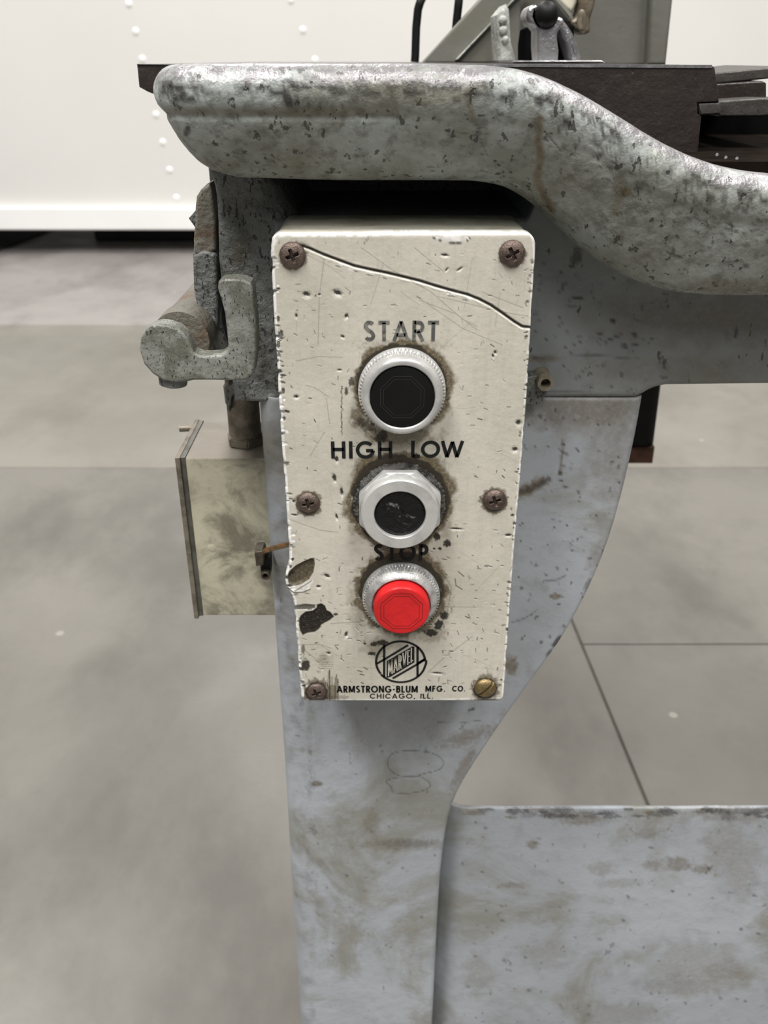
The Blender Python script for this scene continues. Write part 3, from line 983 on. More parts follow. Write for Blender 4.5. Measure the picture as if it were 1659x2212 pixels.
def paint_tray(w):
    rr = random.Random(17)
    prof_i = np.repeat(np.arange(nP)[:, None], len(pth), 1).ravel()
    # rubbed bright rim
    yr_ = np.interp(w.px, [p[0] for p in rim_px], [p[1] for p in rim_px])
    kx = sstep(900, 1350, w.px)
    dy_ = w.py - yr_ + 26 * (fbm(w.px * .02, w.py * .05, 9, 4) - .5)
    rimtop = (1 - sstep(26 - 6 * kx, 50 - 14 * kx, dy_)) * (prof_i < len(rim))
    pxn = fbm(w.px * .03, w.py * .08, 3, 4)
    w.c[:, 2] = np.clip(rimtop * (0.75 + 0.6 * pxn), 0, 1)
    # chips just below the rubbed edge
    for k in range(190):
        x = rr.uniform(350, 1659)
        yr = np.interp(x, [p[0] for p in rim_px], [p[1] for p in rim_px])
        y = yr + rr.gauss(52, 14) if x < 1150 else yr + rr.gauss(40, 14)
        w.blob(x, y, rr.uniform(4, 22), rr.uniform(2, 8), 0, rr.uniform(.4, .95), 0.7, ang=0.0 if x < 1150 else 0.5, seed=k)
    for (x, y, a, b) in ((600, 202, 22, 9), (660, 190, 16, 8), (400, 215, 30, 9), (530, 193, 14, 6), (890, 180, 26, 10), (970, 185, 22, 11), (1180, 215, 26, 14), (1230, 262, 18, 7), (380, 190, 22, 12), (780, 170, 22, 6)):
        w.blob(x, y, a, b, 0, 0.95, 0.5, seed=int(x), depth=0.0003)
    w.poly([(350, 232), (500, 234), (862, 230), (866, 254), (500, 252), (360, 248)], 1, 0.55, 0.0004, 6)
    w.blob(404, 283, 7, 14, 0, .9, .2, ang=0.3)
    w.blob(466, 312, 7, 3, 0, .9, .3)
    # oily streaks and brown patches
    w.stroke([(1165, 255), (1162, 300), (1168, 340), (1160, 390), (1190, 450)], 16, 1, 0.95, 12)
    w.stroke([(1015, 185), (1010, 215), (1022, 260)], 12, 1, 0.6, 10)
    w.stroke([(1340, 390), (1330, 460)], 22, 1, 0.5, 20)
    w.blob(1350, 415, 18, 12, 1, 0.9, 0.6, seed=5)
    w.blob(1250, 380, 60, 60, 1, 0.35, 0.7, 0.6, seed=6)
    w.blob(1380, 560, 120, 40, 1, 0.4, 0.7, 0.7, seed=7)
    w.blob(640, 350, 120, 40, 1, 0.3, 0.7, 0.7, seed=8)
    w.blob(1560, 620, 130, 18, 1, 0.6, 0.5, 0.7, seed=9)  # brown band along the belly's lower edge
    w.blob(900, 210, 130, 40, 1, 0.35, 0.8, 0.6, seed=10)
    # dents and cracks
    w.stroke([(1190, 250), (1225, 270), (1250, 282), (1290, 310), (1312, 318)], 8, 0, 0.7, 5, depth=0.0014)
    w.stroke([(1316, 316), (1290, 345)], 5, 0, 0.8, 3, depth=0.001)
    w.stroke([(1258, 290), (1236, 335)], 4, 0, 0.6, 3, depth=0.0008)
    w.stroke([(1330, 335), (1365, 343)], 4, 0, 0.6, 2)
    w.stroke([(985, 285), (1035, 293), (1052, 335)], 2.5, 0, 0.6, 1.5)
    w.stroke([(1190, 300), (1215, 330)], 3, 0, 0.4, 2, depth=0.0008)
    w.blob(1205, 366, 16, 9, 2, 0.5, 0.5, seed=3)
    w.blob(1140, 295, 16, 12, 2, 0.4, 0.5, seed=4)
    w.blob(1458, 552, 18, 4, 0, .85, .4, ang=0.3)
    w.blob(1455, 540, 4, 9, 0, .7, .4)
    for k in range(240):
        x = rr.uniform(1180, 1659)
        yr = np.interp(x, [p[0] for p in rim_px], [p[1] for p in rim_px])
        w.blob(x, yr + 40 + abs(rr.gauss(0, 80)), rr.uniform(2, 9), rr.uniform(1.2, 4), 0, rr.uniform(.3, .85), 0.6, ang=rr.uniform(-.3, .6), seed=k)
    for k in range(140):
        w.blob(rr.uniform(380, 1180), rr.uniform(200, 390), rr.uniform(2, 7), rr.uniform(1.2, 3), 0, rr.uniform(.25, .7), 0.6, ang=rr.uniform(-.4, .4), seed=k)


paint_tray(w)
V[..., 1] += w.D.reshape(px.shape) * 1.0
me = grid_mesh('drip_tray', V, wear=w.c, ang=70)
link('drip_tray', me, M['tray'], saw)
# raised pad in the belly
# tray floor
box('tray_floor', (x0 + 0.03, 0.462, CH - 0.0515), (0.42, 0.86, CH - 0.045), M['sludge'], saw)

# ---- table ----------------------------------------------------------
YTB = 0.512
tab_px = [(295, 139), (300, 188), (318, 198), (338, 206), (420, 214), (440, 330), (1300, 420), (1500, 420), (1516, 252), (1508, 246), (1508, 222), (1554, 220), (1550, 180), (1545, 146), (1538, 141)]
bm = bmesh.new()
add_prism(bm, [P(a, b, YTB) for a, b in tab_px], (0, 0.46, 0), 0.0011, 2)
bmesh.ops.triangulate(bm, faces=[f for f in bm.faces if len(f.verts) > 4])
tb_ = bm_obj('table', bm, M['table'], saw)
prism('table_edge_highlight', [(296, 138), (296, 140.2), (1538, 147), (1538, 140.2)], YTB - 0.0004, 0.004, M['steel'], saw)  # bright strip painting the highlight on the table's top edge
# second table half behind the saw slot
def rbox(name, c, half, rz, mat, parent, bev=0.001):
    bm = bmesh.new()
    add_box(bm, (-half[0], -half[1], -half[2]), (half[0], half[1], half[2]), bev)
    bmesh.ops.rotate(bm, verts=bm.verts, cent=(0, 0, 0), matrix=Matrix.Rotation(rz, 3, 'Z'))
    bmesh.ops.translate(bm, verts=bm.verts, vec=c)
    return bm_obj(name, bm, mat, parent)


prism('slide_rail', [(1530, 159), (1700, 143), (1700, 166), (1548, 181)], 0.56, 0.10, M['table2'], saw, 0.001)
prism('slide_bar', [(1545, 182), (1648, 175), (1656, 180), (1656, 213), (1550, 216)], 0.552, 0.10, M['table'], saw, 0.001)
prism('slide_lip', [(1552, 218), (1640, 212), (1700, 213), (1700, 248), (1640, 252), (1553, 252)], 0.53, 0.12, M['table2'], saw, 0.0012)
prism('slide_lip', [(1508, 222), (1555, 220), (1557, 247), (1512, 250)], 0.5125, 0.03, M['table2'], saw, 0.0015)
prism('slot_void', [(1480, 240), (1800, 240), (1800, 420), (1480, 420)], 0.64, 0.02, M['void'], saw)  # black sheet put in for the dark inside of the slot
for (a, b) in ((1549, 334), (1568, 340), (1592, 342)):
    o = lathe('chip', P(a, b, 0.445), [(0.0006, -0.0003), (0.0008, 0.0001), (0.0003, 0.0003)], M['swarf'], saw, seg=7)

# ---- frame behind the table ---------------------------------------
YF = 0.90
prism('frame_column', [(1085, -220), (1432, -220), (1412, 140), (1100, 140)], YF, 0.10, M['frame'], saw, 0.002)
prism('frame_edge', [(1418, -220), (1478, -220), (1440, 140), (1398, 140)], YF - 0.012, 0.15, M['frame'], saw, 0.004, label='raised darker edge strip of the frame column')
prism('frame_web', [(912, 136), (1030, 6), (1108, -82), (1125, -82), (1125, 136)], YF - 0.02, 0.03, M['frame'], saw, 0.002)
# raised rib along the web, pale to paint in its highlight
prism('frame_rib', [(984, 129), (1066, 43), (1250, -150), (1254, -150), (1070, 43), (990, 129)], YF - 0.026, 0.01, M['pale'], saw, 0.001, label='rib edge with a painted pale highlight')
# cast bracket with embossed pale edge
br = prism('cast_bracket', [(1074, 32), (1094, 8), (1100, 20), (1104, 90), (1116, 134), (1078, 134), (1076, 80)], YF - 0.10, 0.05, M['pale'], saw, 0.003)
for (a, b, r_) in ((1086, 44, 0.0035), (1087, 66, 0.0035), (1091, 86, 0.003)):
    lathe('boss', P(a, b, YF - 0.10), [(r_, -0.001), (r_, 0.0012), (r_ * .6, 0.0024), (r_ * .2, .0027)], M['pale'], br, seg=16, ang=80)
# hidden strut hanging under the arm on the right
st = prism('rear_strut', [(1300, 690), (1452, 690), (1412, 1000), (1330, 1000)], 0.95, 0.07, M['rod'], saw, 0.012, label='black rear strut')
prism('strut_foot', [(1328, 968), (1416, 968), (1411, 1003), (1330, 1003)], 0.945, 0.08, M['redrust'], st, 0.004, label='rusty red foot')
box('rear_bed', (onY(1200, 700, .95)[0], 0.80, CH - 0.235), (0.55, 1.02, CH - 0.19), M['frame'], saw, 0.004)

# ---- rough bracket left of the pillar ------------------------------
prism('side_bracket', [(452, 399), (462, 440), (468, 500), (472, 580), (480, 700), (494, 745), (492, 785), (450, 785), (431, 700), (426, 650), (420, 612), (416, 556), (417, 545), (420, 493), (424, 450), (427, 420), (440, 404)],
      0.497, 0.06, M['rough'], saw, 0.002, sm=2)
prism('bracket_pad', [(424, 425), (445, 402), (458, 410), (466, 540), (420, 548), (421, 480)], 0.492, 0.02, M['rust'], saw, 0.0018, sm=2, label='rust-streaked upper pad')
prism('bracket_pad', [(416, 556), (462, 549), (468, 580), (470, 700), (450, 720), (428, 690)], 0.489, 0.02, M['rough'], saw, 0.0018, sm=2, label='grey lower pad')
prism('square_nut', [(407, 472), (421, 456), (428, 474), (421, 492)], 0.505, 0.012, M['rough'], saw, 0.001)

# ================================================================== vise on the table
vz = CH - 0.008
YV = 0.72
ZTB = P(829, 139, YTB).z
YT_PX = lambda Y: float(proj(np.array([0.0, Y, ZTB]))[1])
vb = YT_PX(YV)
vise = empty('vise', (P(1185, 130, YV).x, YV, onY(1185, 134, YV)[1]), 'bright worn steel vise fork holding a black ball on the saw table', 'vise')
prism('base', [(1108, vb - 5), (1298, vb - 6), (1308, vb - 2), (1308, vb), (1108, vb)], YV - 0.02, 0.14, M['steel'], vise, 0.001)
prism('fork', [(1163, vb - 3), (1161, 66), (1146, 54), (1137, 38), (1140, 20), (1152, 10), (1162, 14), (1158, 34), (1168, 52), (1182, 58), (1196, 50), (1202, 36), (1216, 40), (1219, 52), (1206, 68), (1204, 84), (1206, vb - 3)],
      YV - 0.012, 0.03, M['steel'], vise, 0.0025, sm=2)
prism('shoulder', [(1212, 42), (1228, 56), (1244, 84), (1256, vb - 4), (1234, vb - 4), (1220, 90), (1210, 66)], YV + 0.01, 0.05, M['steel'], vise, 0.004, sm=3)
prism('fork_void', [(1134, vb - 5), (1134, 96), (1139, 62), (1164, 50), (1240, 55), (1244, vb - 5)], YV + 0.035, 0.04, M['void'], vise, 0.002, label='black block for the dark recess behind the fork')  # black block put in for the shaded recess around the fork stem
c = P(1181, 31, YV - 0.012)
bm = bmesh.new()
bmesh.ops.create_uvsphere(bm, u_segments=24, v_segments=16, radius=0.0085)
bmesh.ops.translate(bm, verts=bm.verts, vec=c)
bm_obj('ball', bm, M['rod'], vise, 80, label='black ball')
# pale handle piece and brown lever above
vl = empty('vise_lever', P(1262, 20, YV + 0.05), 'brown bronze lever with a forked tip hanging above the vise', 'lever')
prism('lever_arm', [(1250, -40), (1290, -40), (1286, 8), (1277, 40), (1276, 66), (1266, 74), (1252, 72), (1238, 60), (1234, 46), (1246, 34), (1252, 10)], YV + 0.045, 0.02, M['handle'], vl, 0.003, sm=3)
prism('tip', [(1250, 40), (1254, 22), (1262, 20), (1268, 34), (1264, 62), (1256, 70), (1249, 62)], YV + 0.041, 0.012, M['tan'], vl, 0.003, sm=3, label='paler forked tip')
prism('cream_cover', [(1190, -60), (1250, -60), (1248, 4), (1242, 18), (1234, 28), (1222, 20), (1200, -4)], YV + 0.05, 0.02, M['white_cast'], vl, 0.003, label='shiny cream cover')
prism('lever_bar', [(1170, -30), (1188, -30), (1236, 28), (1242, 44), (1228, 50), (1190, 2)], YV + 0.048, 0.02, M['frame'], vl, 0.003)

# bent black rod
YR = 0.93
p = [P(896, YT_PX(YR), YR), P(897, 120, YR), P(899, 60, YR), P(903, 20, YR), P(908, 4, YR), P(916, -12, YR + .02), P(940, -40, YR + 0.05), P(970, -40, YR + 0.05), P(992, -14, YR + 0.02), P(991, 4, YR), P(987, 40, YR), P(978, YT_PX(YR), YR)]
ps = []
for i in range(len(p) - 1):
    for t in np.linspace(0, 1, 5, endpoint=False):
        ps.append(p[i].lerp(p[i + 1], t))
ps.append(p[-1])
o = tube('bent_rod', ps, 0.0039, M['rod'])
tag(o, 'thin black bent rod standing on the table in front of the white trailer', 'rod')

# ================================================================== clamp lever, left
YL = 0.440
cl = empty('clamp_lever', P(369, 764, YL + 0.03), 'grey hook-shaped cast clamp lever with round hub left of the control box', 'lever')
jp = [(314, 713), (326, 705), (341, 701), (362, 703), (384, 711), (402, 728), (412, 748), (417, 762), (430, 769), (452, 770), (476, 768), (489, 760), (492, 748), (491, 723), (486, 680), (477, 646), (470, 624), (471, 610), (480, 604),
      (500, 602), (525, 604), (541, 611), (546, 624), (549, 660), (554, 705), (555, 745), (553, 775), (548, 806), (540, 818), (528, 822), (499, 823), (460, 822), (419, 822), (400, 826), (378, 829), (354, 824), (330, 809), (311, 788), (301, 758), (303, 732)]
prism('hook', jp, YL, 0.011, M['lever'], cl, 0.0016, label=None, seg=4)
cen = P(369, 764, YL)
lathe('hub', (cen.x, YL + 0.012, cen.z), [(0.0158, -0.012), (0.0158, -0.030), (0.0152, -0.032), (0.0145, -0.05), (0.0142, -0.052), (0.0142, -0.10), (0.013, -0.104)], M['rust'], cl, seg=48, label='rust-stained round hub')
tube('stud', [P(374, 815, YL + 0.010), P(374, 829, YL + 0.010), P(374, 833, YL + 0.010)], [0.0078, 0.0074, 0.005], M['rough'], cl, 20)

# ================================================================== junction box, left
YJ, YJ2 = 0.505, 0.568
jb = empty('junction_box', P(500, 1330, YJ + 0.03), 'dirty galvanised steel junction box hanging left of the saw column', 'electrical box')
xl_, zt_ = onY(393, 990, YJ)
zb_ = onY(437, 1330, YJ)[1]
xr_ = colrows[30][1] - 0.0006
bm = bmesh.new()
add_box(bm, (xl_, YJ, zb_), (xr_, YJ2, zt_), 0.0012, 2)
bm.faces.ensure_lookup_table()
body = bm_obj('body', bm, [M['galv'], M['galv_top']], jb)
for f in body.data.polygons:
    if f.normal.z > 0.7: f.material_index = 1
box('cover', (xl_ - 0.0042, YJ - 0.002, zb_ - 0.0015), (xl_ - 0.0008, YJ2 + 0.002, zt_ + 0.0012), M['zinc'], jb, 0.0008, label='thin cover plate on its left side')
box('gasket', (xl_ - 0.0012, YJ - 0.0005, zb_), (xl_ + 0.0022, YJ2 + 0.001, zt_ + 0.0008), M['galv_edge'], jb, 0.0005, label='dark gap line behind the cover')
xe, ze = onY(404, 913, YJ2 - 0.003)
tube('tab', [Vector((xl_ - 0.0125, YJ2 - 0.010, zt_ - 0.001)), Vector((xl_ + 0.001, YJ2 - 0.010, zt_ - 0.001))], [0.0026, 0.0018], M['zinc'], jb, 10)
for (a, b, r_) in ((497, 1020, .0052), (535, 1145, .0062), (508, 1214, .0062), (458, 1184, .0030)):
    q = P(a, b, YJ)
    lathe('knockout', (q.x, YJ, q.z), [(r_, -0.0002), (r_, 0.00005), (r_ * .95, 0.00012), (r_ * .3, 0.00012)], M['galv'], body, seg=28)
# conduit connector
cx_ = onY(527, 900, 0.53)[0]
cn = lathe('connector', (cx_, 0.53, zt_), [(0.0105, 0.0), (0.0105, 0.019), (0.0105, 0.028), (0.0112, 0.029), (0.0115, 0.040), (0.0105, 0.041), (0.0100, 0.052), (0.0095, 0.075)], M['zinc'], jb, seg=40, axis='Z')
bm = bmesh.new()
g = bmesh.ops.create_cone(bm, cap_ends=True, segments=6, radius1=0.0128, radius2=0.0128, depth=0.0065)
bmesh.ops.rotate(bm, verts=bm.verts, cent=(0, 0, 0), matrix=Matrix.Rotation(0.25, 3, 'Z'))
bmesh.ops.translate(bm, verts=bm.verts, vec=(cx_, 0.53, zt_ + 0.0035))
bmesh.ops.bevel(bm, geom=bm.edges[:], offset=0.0008, segments=2, affect='EDGES')
bm_obj('lock_nut', bm, M['zinc'], cn, 35)
# collar under the lever
prism('collar', [(486, 838), (492, 829), (510, 827), (575, 827), (575, 850), (506, 850), (500, 858), (497, 890), (490, 886)], 0.515, 0.03, M['rough'], jb, 0.0006)

# ================================================================== oil line fitting
ol = empty('oil_line', P(572, 1215, 0.462), 'small copper oil line with a brown fitting poking out left of the control box', 'fitting')
tube('tube', [P(566, 1197, 0.468), P(572, 1191, 0.464), P(580, 1187, 0.461), P(600, 1182, 0.458), P(640, 1172, 0.452)], [0.0014, 0.0016, 0.0017, 0.0016, 0.0016], M['copper'], ol, 14)
prism('block', [(549, 1193), (566, 1191), (570, 1200), (569, 1222), (553, 1224)], 0.464, 0.012, M['fit'], ol, 0.0008)
prism('stem', [(562, 1205), (583, 1203), (584, 1240), (563, 1240)], 0.470, 0.010, M['rod'], ol, 0.0008)
q = P(574, 1241, 0.468)
lathe('nozzle', (q.x, q.y, q.z), [(0.0030, -0.008), (0.0030, 0.0015), (0.0026, 0.002), (0.0017, 0.002), (0.0015, -0.004), (0.0004, -0.004)], M['fit'], ol, seg=24)

# ================================================================== socket stub on the right of the panel
so = empty('socket_stub', P(1174, 830, 0.47), 'small tan hollow pipe stub with a dark nut right of the control box', 'pipe stub')
q = P(1179, 829, 0.458)
lathe('pipe', (q.x, q.y, q.z), [(0.0047, -0.018), (0.0047, -0.001), (0.0044, 0.0), (0.0027, 0.0), (0.0025, -0.001), (0.0024, -0.008), (0.0005, -0.008)], M['tan'], so, seg=32)
prism('nut', [(1130, 815), (1160, 812), (1182, 848), (1172, 868), (1160, 877), (1130, 872)], 0.464, 0.012, M['rough'], so, 0.001)

# ================================================================== CONTROL BOX
YP = 0.420
cb = empty('control_box', P(868, 1510, 0.45), 'scratched cream control box with start, selector and red stop buttons on the saw column', 'control panel')
le = [(500, 582.5), (530, 583), (560, 585), (700, 592), (760, 597), (850, 601), (960, 608), (1080, 617), (1160, 622), (1195, 624), (1212, 624), (1230, 618), (1250, 615), (1268, 618), (1282, 627), (1295, 633), (1340, 637), (1400, 642), (1460, 646), (1500, 650), (1520, 651)]
ri = [(500, 1157.5), (560, 1156), (600, 1153), (720, 1146), (830, 1140), (960, 1130), (1080, 1120), (1200, 1110), (1320, 1101), (1440, 1093), (1520, 1087)]
prow = []
for py in np.linspace(501, 1514, 150):
    a = np.interp(py, [q[0] for q in le], [q[1] for q in le])
    b = np.interp(py, [q[0] for q in ri], [q[1] for q in ri])
    z = onY(829, py, YP)[1]
    prow.append((z, onY(a, py, YP)[0], onY(b, py, YP)[0]))


def plate_edges(ts, a, b):
    na = vnoise(ts * 330, ts * 0 + 2, 8)
    nb = vnoise(ts * 260, ts * 0 + 7, 9)
    a = a + 0.0007 * np.clip(na - 0.62, 0, 1) * 3
    b = b - 0.0005 * np.clip(nb - 0.66, 0, 1) * 3
    return a, b


CEN = {}


def centre(px, py, h):
    x, z = onY(px, py, YP - h)
    return Vector((x, YP, z))


CEN['start'] = centre(869, 859, 0.0115)
CEN['sel'] = centre(864, 1113, 0.0130)
CEN['stop'] = centre(867.5, 1320, 0.0160)
SCREWS = [(632, 553, 0.0062, 'x', 0.35), (1106, 549, 0.0062, 'x', 0.5), (666, 1087, 0.0060, 'x', 0.2), (1068.5, 1081, 0.0060, 'x', 0.35), (684, 1495, 0.0060, 'x', 0.4), (1048, 1487, 0.0066, 's', -0.75)]


def paint_plate(w):
    rr = random.Random(23)
    # long groove cut across the top, its shade and lower highlight painted in
    gr = [(640, 528), (668, 537), (700, 551), (735, 564), (765, 575), (800, 583), (835, 590), (868, 598), (905, 607), (940, 618), (975, 628), (1010, 637), (1035, 647), (1060, 660), (1085, 677), (1110, 695), (1128, 706), (1146, 708)]
    w.stroke(gr, 8, 0, 0.0, 1, depth=0.0008, lip=0.0001)
    gu = [(x + .3, y - .8) for x, y in gr]
    w.stroke(gu, 6.0, 0, 0.95, 2.0)
    gl = [(x - 1, y + 4.4) for x, y in gr[3:]]
    w.stroke(gl, 1.6, 2, 0.35, 1.4)
    for k in range(9):
        t = rr.uniform(0.05, .8); i = int(t * 16); x, y = gr[i]
        w.blob(x + rr.uniform(-6, 6), y + 8, rr.uniform(5, 10), 2.6, 2, 0.9, 0.3, ang=.3, seed=k)
        w.blob(x + rr.uniform(-6, 6), y + 11, rr.uniform(4, 8), 1.5, 0, 0.6, 0.3, ang=.3, seed=k)
    # bare edges with their white glint painted in
    e_l = [(x + 4, y) for (y, x) in le]
    w.stroke(e_l, 5.5, 2, 0.95, 2.5)
    e_r = [(x - 3, y) for (y, x) in ri]
    w.stroke(e_r, 3.5, 2, 0.75, 2.0)
    w.stroke([(600, 508), (700, 507), (900, 503), (1130, 503)], 10, 2, 0.95, 4)
    w.stroke([(600, 506), (585, 530), (586, 580)], 14, 2, 0.9, 5)
    w.stroke([(1130, 500), (1150, 508), (1155, 540)], 6, 2, 0.9, 3)
    w.stroke([(655, 1512), (900, 1512), (1080, 1508)], 3, 2, 0.6, 2)
    # peeled flap at the top edge
    w.poly([(935, 512), (960, 509), (1000, 510), (1014, 513), (1004, 521), (975, 524), (945, 519)], 2, 0.95, -0.0006)
    w.stroke([(935, 513), (955, 521), (985, 526), (1008, 521), (1015, 514)], 2.6, 0, 0.9, 1.5)
    w.stroke([(785, 528), (795, 515)], 3, 0, 0.6, 2)
    # gouge at the left edge
    gz = [(621, 1262), (621, 1243), (628, 1232), (640, 1222), (656, 1213), (672, 1206), (679, 1208), (680, 1220), (677, 1236), (668, 1251), (650, 1262), (632, 1268)]
    w.poly(gz, 0, 0.0, 0.0016)
    w.poly(gz, 1, 1.0)
    w.poly(gz, 0, 0.42)
    w.stroke([(621, 1250), (625, 1236), (640, 1222), (660, 1212), (678, 1206)], 3, 0, 0.9, 2)
    w.poly([(622, 1268), (650, 1264), (672, 1252), (677, 1253), (668, 1272), (655, 1278), (634, 1279)], 2, 0.95, -0.0004)
    w.stroke([(620, 1268), (634, 1280), (655, 1279), (670, 1273)], 2.4, 0, 0.85, 1.6)
    w.stroke([(637, 1277), (655, 1266), (674, 1254)], 2.2, 0, 0.8, 1.5)
    # black bare patch
    bp = [(646, 1336), (650, 1329), (660, 1321), (675, 1319), (684, 1312), (684, 1306), (694, 1303), (702, 1308), (706, 1318), (714, 1322), (722, 1332), (712, 1340), (702, 1345), (694, 1350), (690, 1358), (680, 1365), (664, 1367), (654, 1372), (648, 1362), (646, 1350)]
    w.poly(bp, 0, 1.0, 0.0005, 2.5)
    w.poly([(635, 1308), (660, 1304), (682, 1306), (680, 1314), (660, 1316), (636, 1316)], 0, 0.85, 0.0003, 2.5)
    w.stroke([(636, 1318), (660, 1317), (682, 1315)], 2.4, 2, 0.9, 1.5)
    w.blob(660, 1436, 9, 12, 0, 0.95, 0.35, seed=2)
    w.blob(655, 1402, 4, 10, 0, 0.7, 0.4, seed=3)
    w.blob(725, 1327, 5, 3, 0, 0.9, 0.4)
    # rust and grime
    for key, r_, ww, seed in (('start', 92, 22, 3), ('sel', 99, 24, 4), ('stop', 84, 22, 5)):
        c = CEN[key]
        pxc, pyc = proj(np.array([c.x, c.y, c.z]))
        w.ring(pxc, pyc - 8, r_, ww, 1, 1.0, seed)
        w.ring(pxc, pyc - 8, r_ - 2, ww * .45, 0, 0.85, seed + 9)
    w.blob(868, 938, 75, 26, 1, 0.8, 0.6, 0.5, seed=31)
    w.blob(860, 952, 40, 40, 1, 0.55, 0.6, 0.6, seed=32)
    w.blob(776, 905, 16, 26, 1, 0.85, 0.7, 0.5, seed=33)
    w.blob(790, 918, 20, 10, 0, 0.75, 0.7, 0.4, ang=0.6, seed=34)
    w.blob(820, 948, 16, 9, 0, 0.9, 0.6, 0.4, seed=35)
    w.blob(828, 940, 9, 12, 0, 0.8, 0.5, seed=36)
    w.blob(759, 825, 6, 10, 0, 0.85, 0.5, seed=37)
    w.blob(748, 845, 4, 9, 0, 0.85, 0.5, seed=38)
    w.blob(898, 986, 8, 5, 0, 0.9, 0.5, seed=39)
    for (x, y, a, b) in ((966, 1174, 8, 8), (944, 1160, 7, 9), (960, 1330, 9, 9), (948, 1350, 10, 10), (930, 1366, 14, 8), (825, 1388, 12, 6), (808, 1391, 8, 5), (803, 1412, 9, 4), (938, 1185, 3, 2), (950, 1185, 4, 3), (788, 1390, 3, 2)):
        w.blob(x, y, a, b, 0, 0.95, 0.5, seed=int(x))
    for (x, y, a, b, am) in ((815, 1400, 30, 22, .6), (930, 1372, 30, 14, .5), (775, 1300, 20, 60, .45), (770, 1100, 20, 60, .5), (965, 1100, 18, 60, .45), (868, 1212, 60, 18, .7), (868, 1000, 80, 18, .7), (868, 745, 80, 12, .4), (960, 1290, 16, 50, .4)):
        w.blob(x, y, a, b, 1, am, 0.6, 0.6, seed=int(x + y))
    for (x, y, r_, k_, a_) in SCREWS:
        big = 1.0 if y < 1400 else 1.5
        w.ring(x, y + 1, 24 if y < 1400 else 21, 8 * big, 1, 0.8, int(x))
        w.ring(x, y + 1, 24 if y < 1400 else 21, 3.5 * big, 0, 0.6 if y < 1400 else .85, int(x) + 3)
    # scraped brown area beside the lower left screw
    for x in range(700, 731, 3):
        w.stroke([(x + rr.uniform(-1, 1), 1447 + rr.uniform(0, 30)), (x + rr.uniform(-1, 1), 1514)], rr.uniform(1.5, 3.5), rr.choice([0, 1, 1]), rr.uniform(.5, .95), 1.5)
    w.poly([(706, 1490), (716, 1478), (728, 1482), (728, 1514), (704, 1514)], 1, 0.85)
    w.blob(700, 1425, 12, 14, 1, 0.3, 0.6, 0.5, seed=4)
    for k in range(8):
        y = 1416 + k * 4
        w.stroke([(690 + rr.uniform(-4, 4), y), (720, y - rr.uniform(0, 2))], 1.3, 0, 0.4, 1)
    w.blob(690, 1508, 30, 8, 0, 0.6, 0.7, 0.5, seed=6)
    w.blob(740, 1506, 14, 4, 0, 0.4, 0.6, seed=7)
    w.blob(1052, 1512, 30, 5, 0, 0.6, 0.7, seed=8)
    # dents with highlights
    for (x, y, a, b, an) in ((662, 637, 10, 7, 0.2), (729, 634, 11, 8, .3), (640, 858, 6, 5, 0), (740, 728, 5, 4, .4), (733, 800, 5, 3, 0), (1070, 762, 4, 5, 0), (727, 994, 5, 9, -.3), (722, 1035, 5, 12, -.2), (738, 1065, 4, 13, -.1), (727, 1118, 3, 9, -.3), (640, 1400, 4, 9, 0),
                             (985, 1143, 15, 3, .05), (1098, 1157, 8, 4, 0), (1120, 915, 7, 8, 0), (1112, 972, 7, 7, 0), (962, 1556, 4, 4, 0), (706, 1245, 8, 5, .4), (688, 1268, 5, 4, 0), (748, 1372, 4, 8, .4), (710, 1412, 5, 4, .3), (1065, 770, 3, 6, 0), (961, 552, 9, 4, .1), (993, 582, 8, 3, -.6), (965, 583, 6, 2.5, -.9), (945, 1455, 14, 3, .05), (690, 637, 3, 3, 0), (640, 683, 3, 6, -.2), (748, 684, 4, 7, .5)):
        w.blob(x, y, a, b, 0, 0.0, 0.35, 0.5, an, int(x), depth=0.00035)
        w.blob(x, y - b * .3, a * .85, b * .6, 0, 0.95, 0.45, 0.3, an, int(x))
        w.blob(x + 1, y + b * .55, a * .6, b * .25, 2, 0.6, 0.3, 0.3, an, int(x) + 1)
    # dotted line left of START
    for y in range(835, 940, 4):
        w.blob(738 + rr.uniform(-1, 1), y, 1.6, 2.0, 0, rr.uniform(.4, .95), 0.3, seed=y)
    # edge nicks
    for k in range(75):
        y = rr.uniform(540, 1505)
        x = np.interp(y, [q[0] for q in le], [q[1] for q in le]) + abs(rr.gauss(9, 5))
        w.blob(x, y, rr.uniform(2, 8), rr.uniform(1.2, 4), rr.choice([0, 0, 0, 2]), rr.uniform(.5, .95), 0.6, ang=rr.uniform(-.3, .3), seed=k, depth=rr.uniform(0, .0004))
    for k in range(55):
        y = rr.uniform(560, 1500)
        x = np.interp(y, [q[0] for q in ri], [q[1] for q in ri]) - abs(rr.gauss(6, 4))
        w.blob(x, y, rr.uniform(1.5, 6), rr.uniform(1.2, 4), rr.choice([0, 0, 1]), rr.uniform(.5, .95), 0.6, ang=rr.uniform(-.3, .3), seed=k, depth=rr.uniform(0, .0003))
    for (x, y, r_) in ((606, 725, 7), (601, 690, 4), (601, 745, 5), (612, 845, 4), (614, 905, 3)):
        w.blob(x, y, r_ * .8, r_ * 1.6, 0, 0.8, 0.5, seed=int(y), depth=0.0005)
        w.blob(x - 4, y, r_ * .7, r_ * 1.3, 2, 0.9, 0.4, seed=int(y))
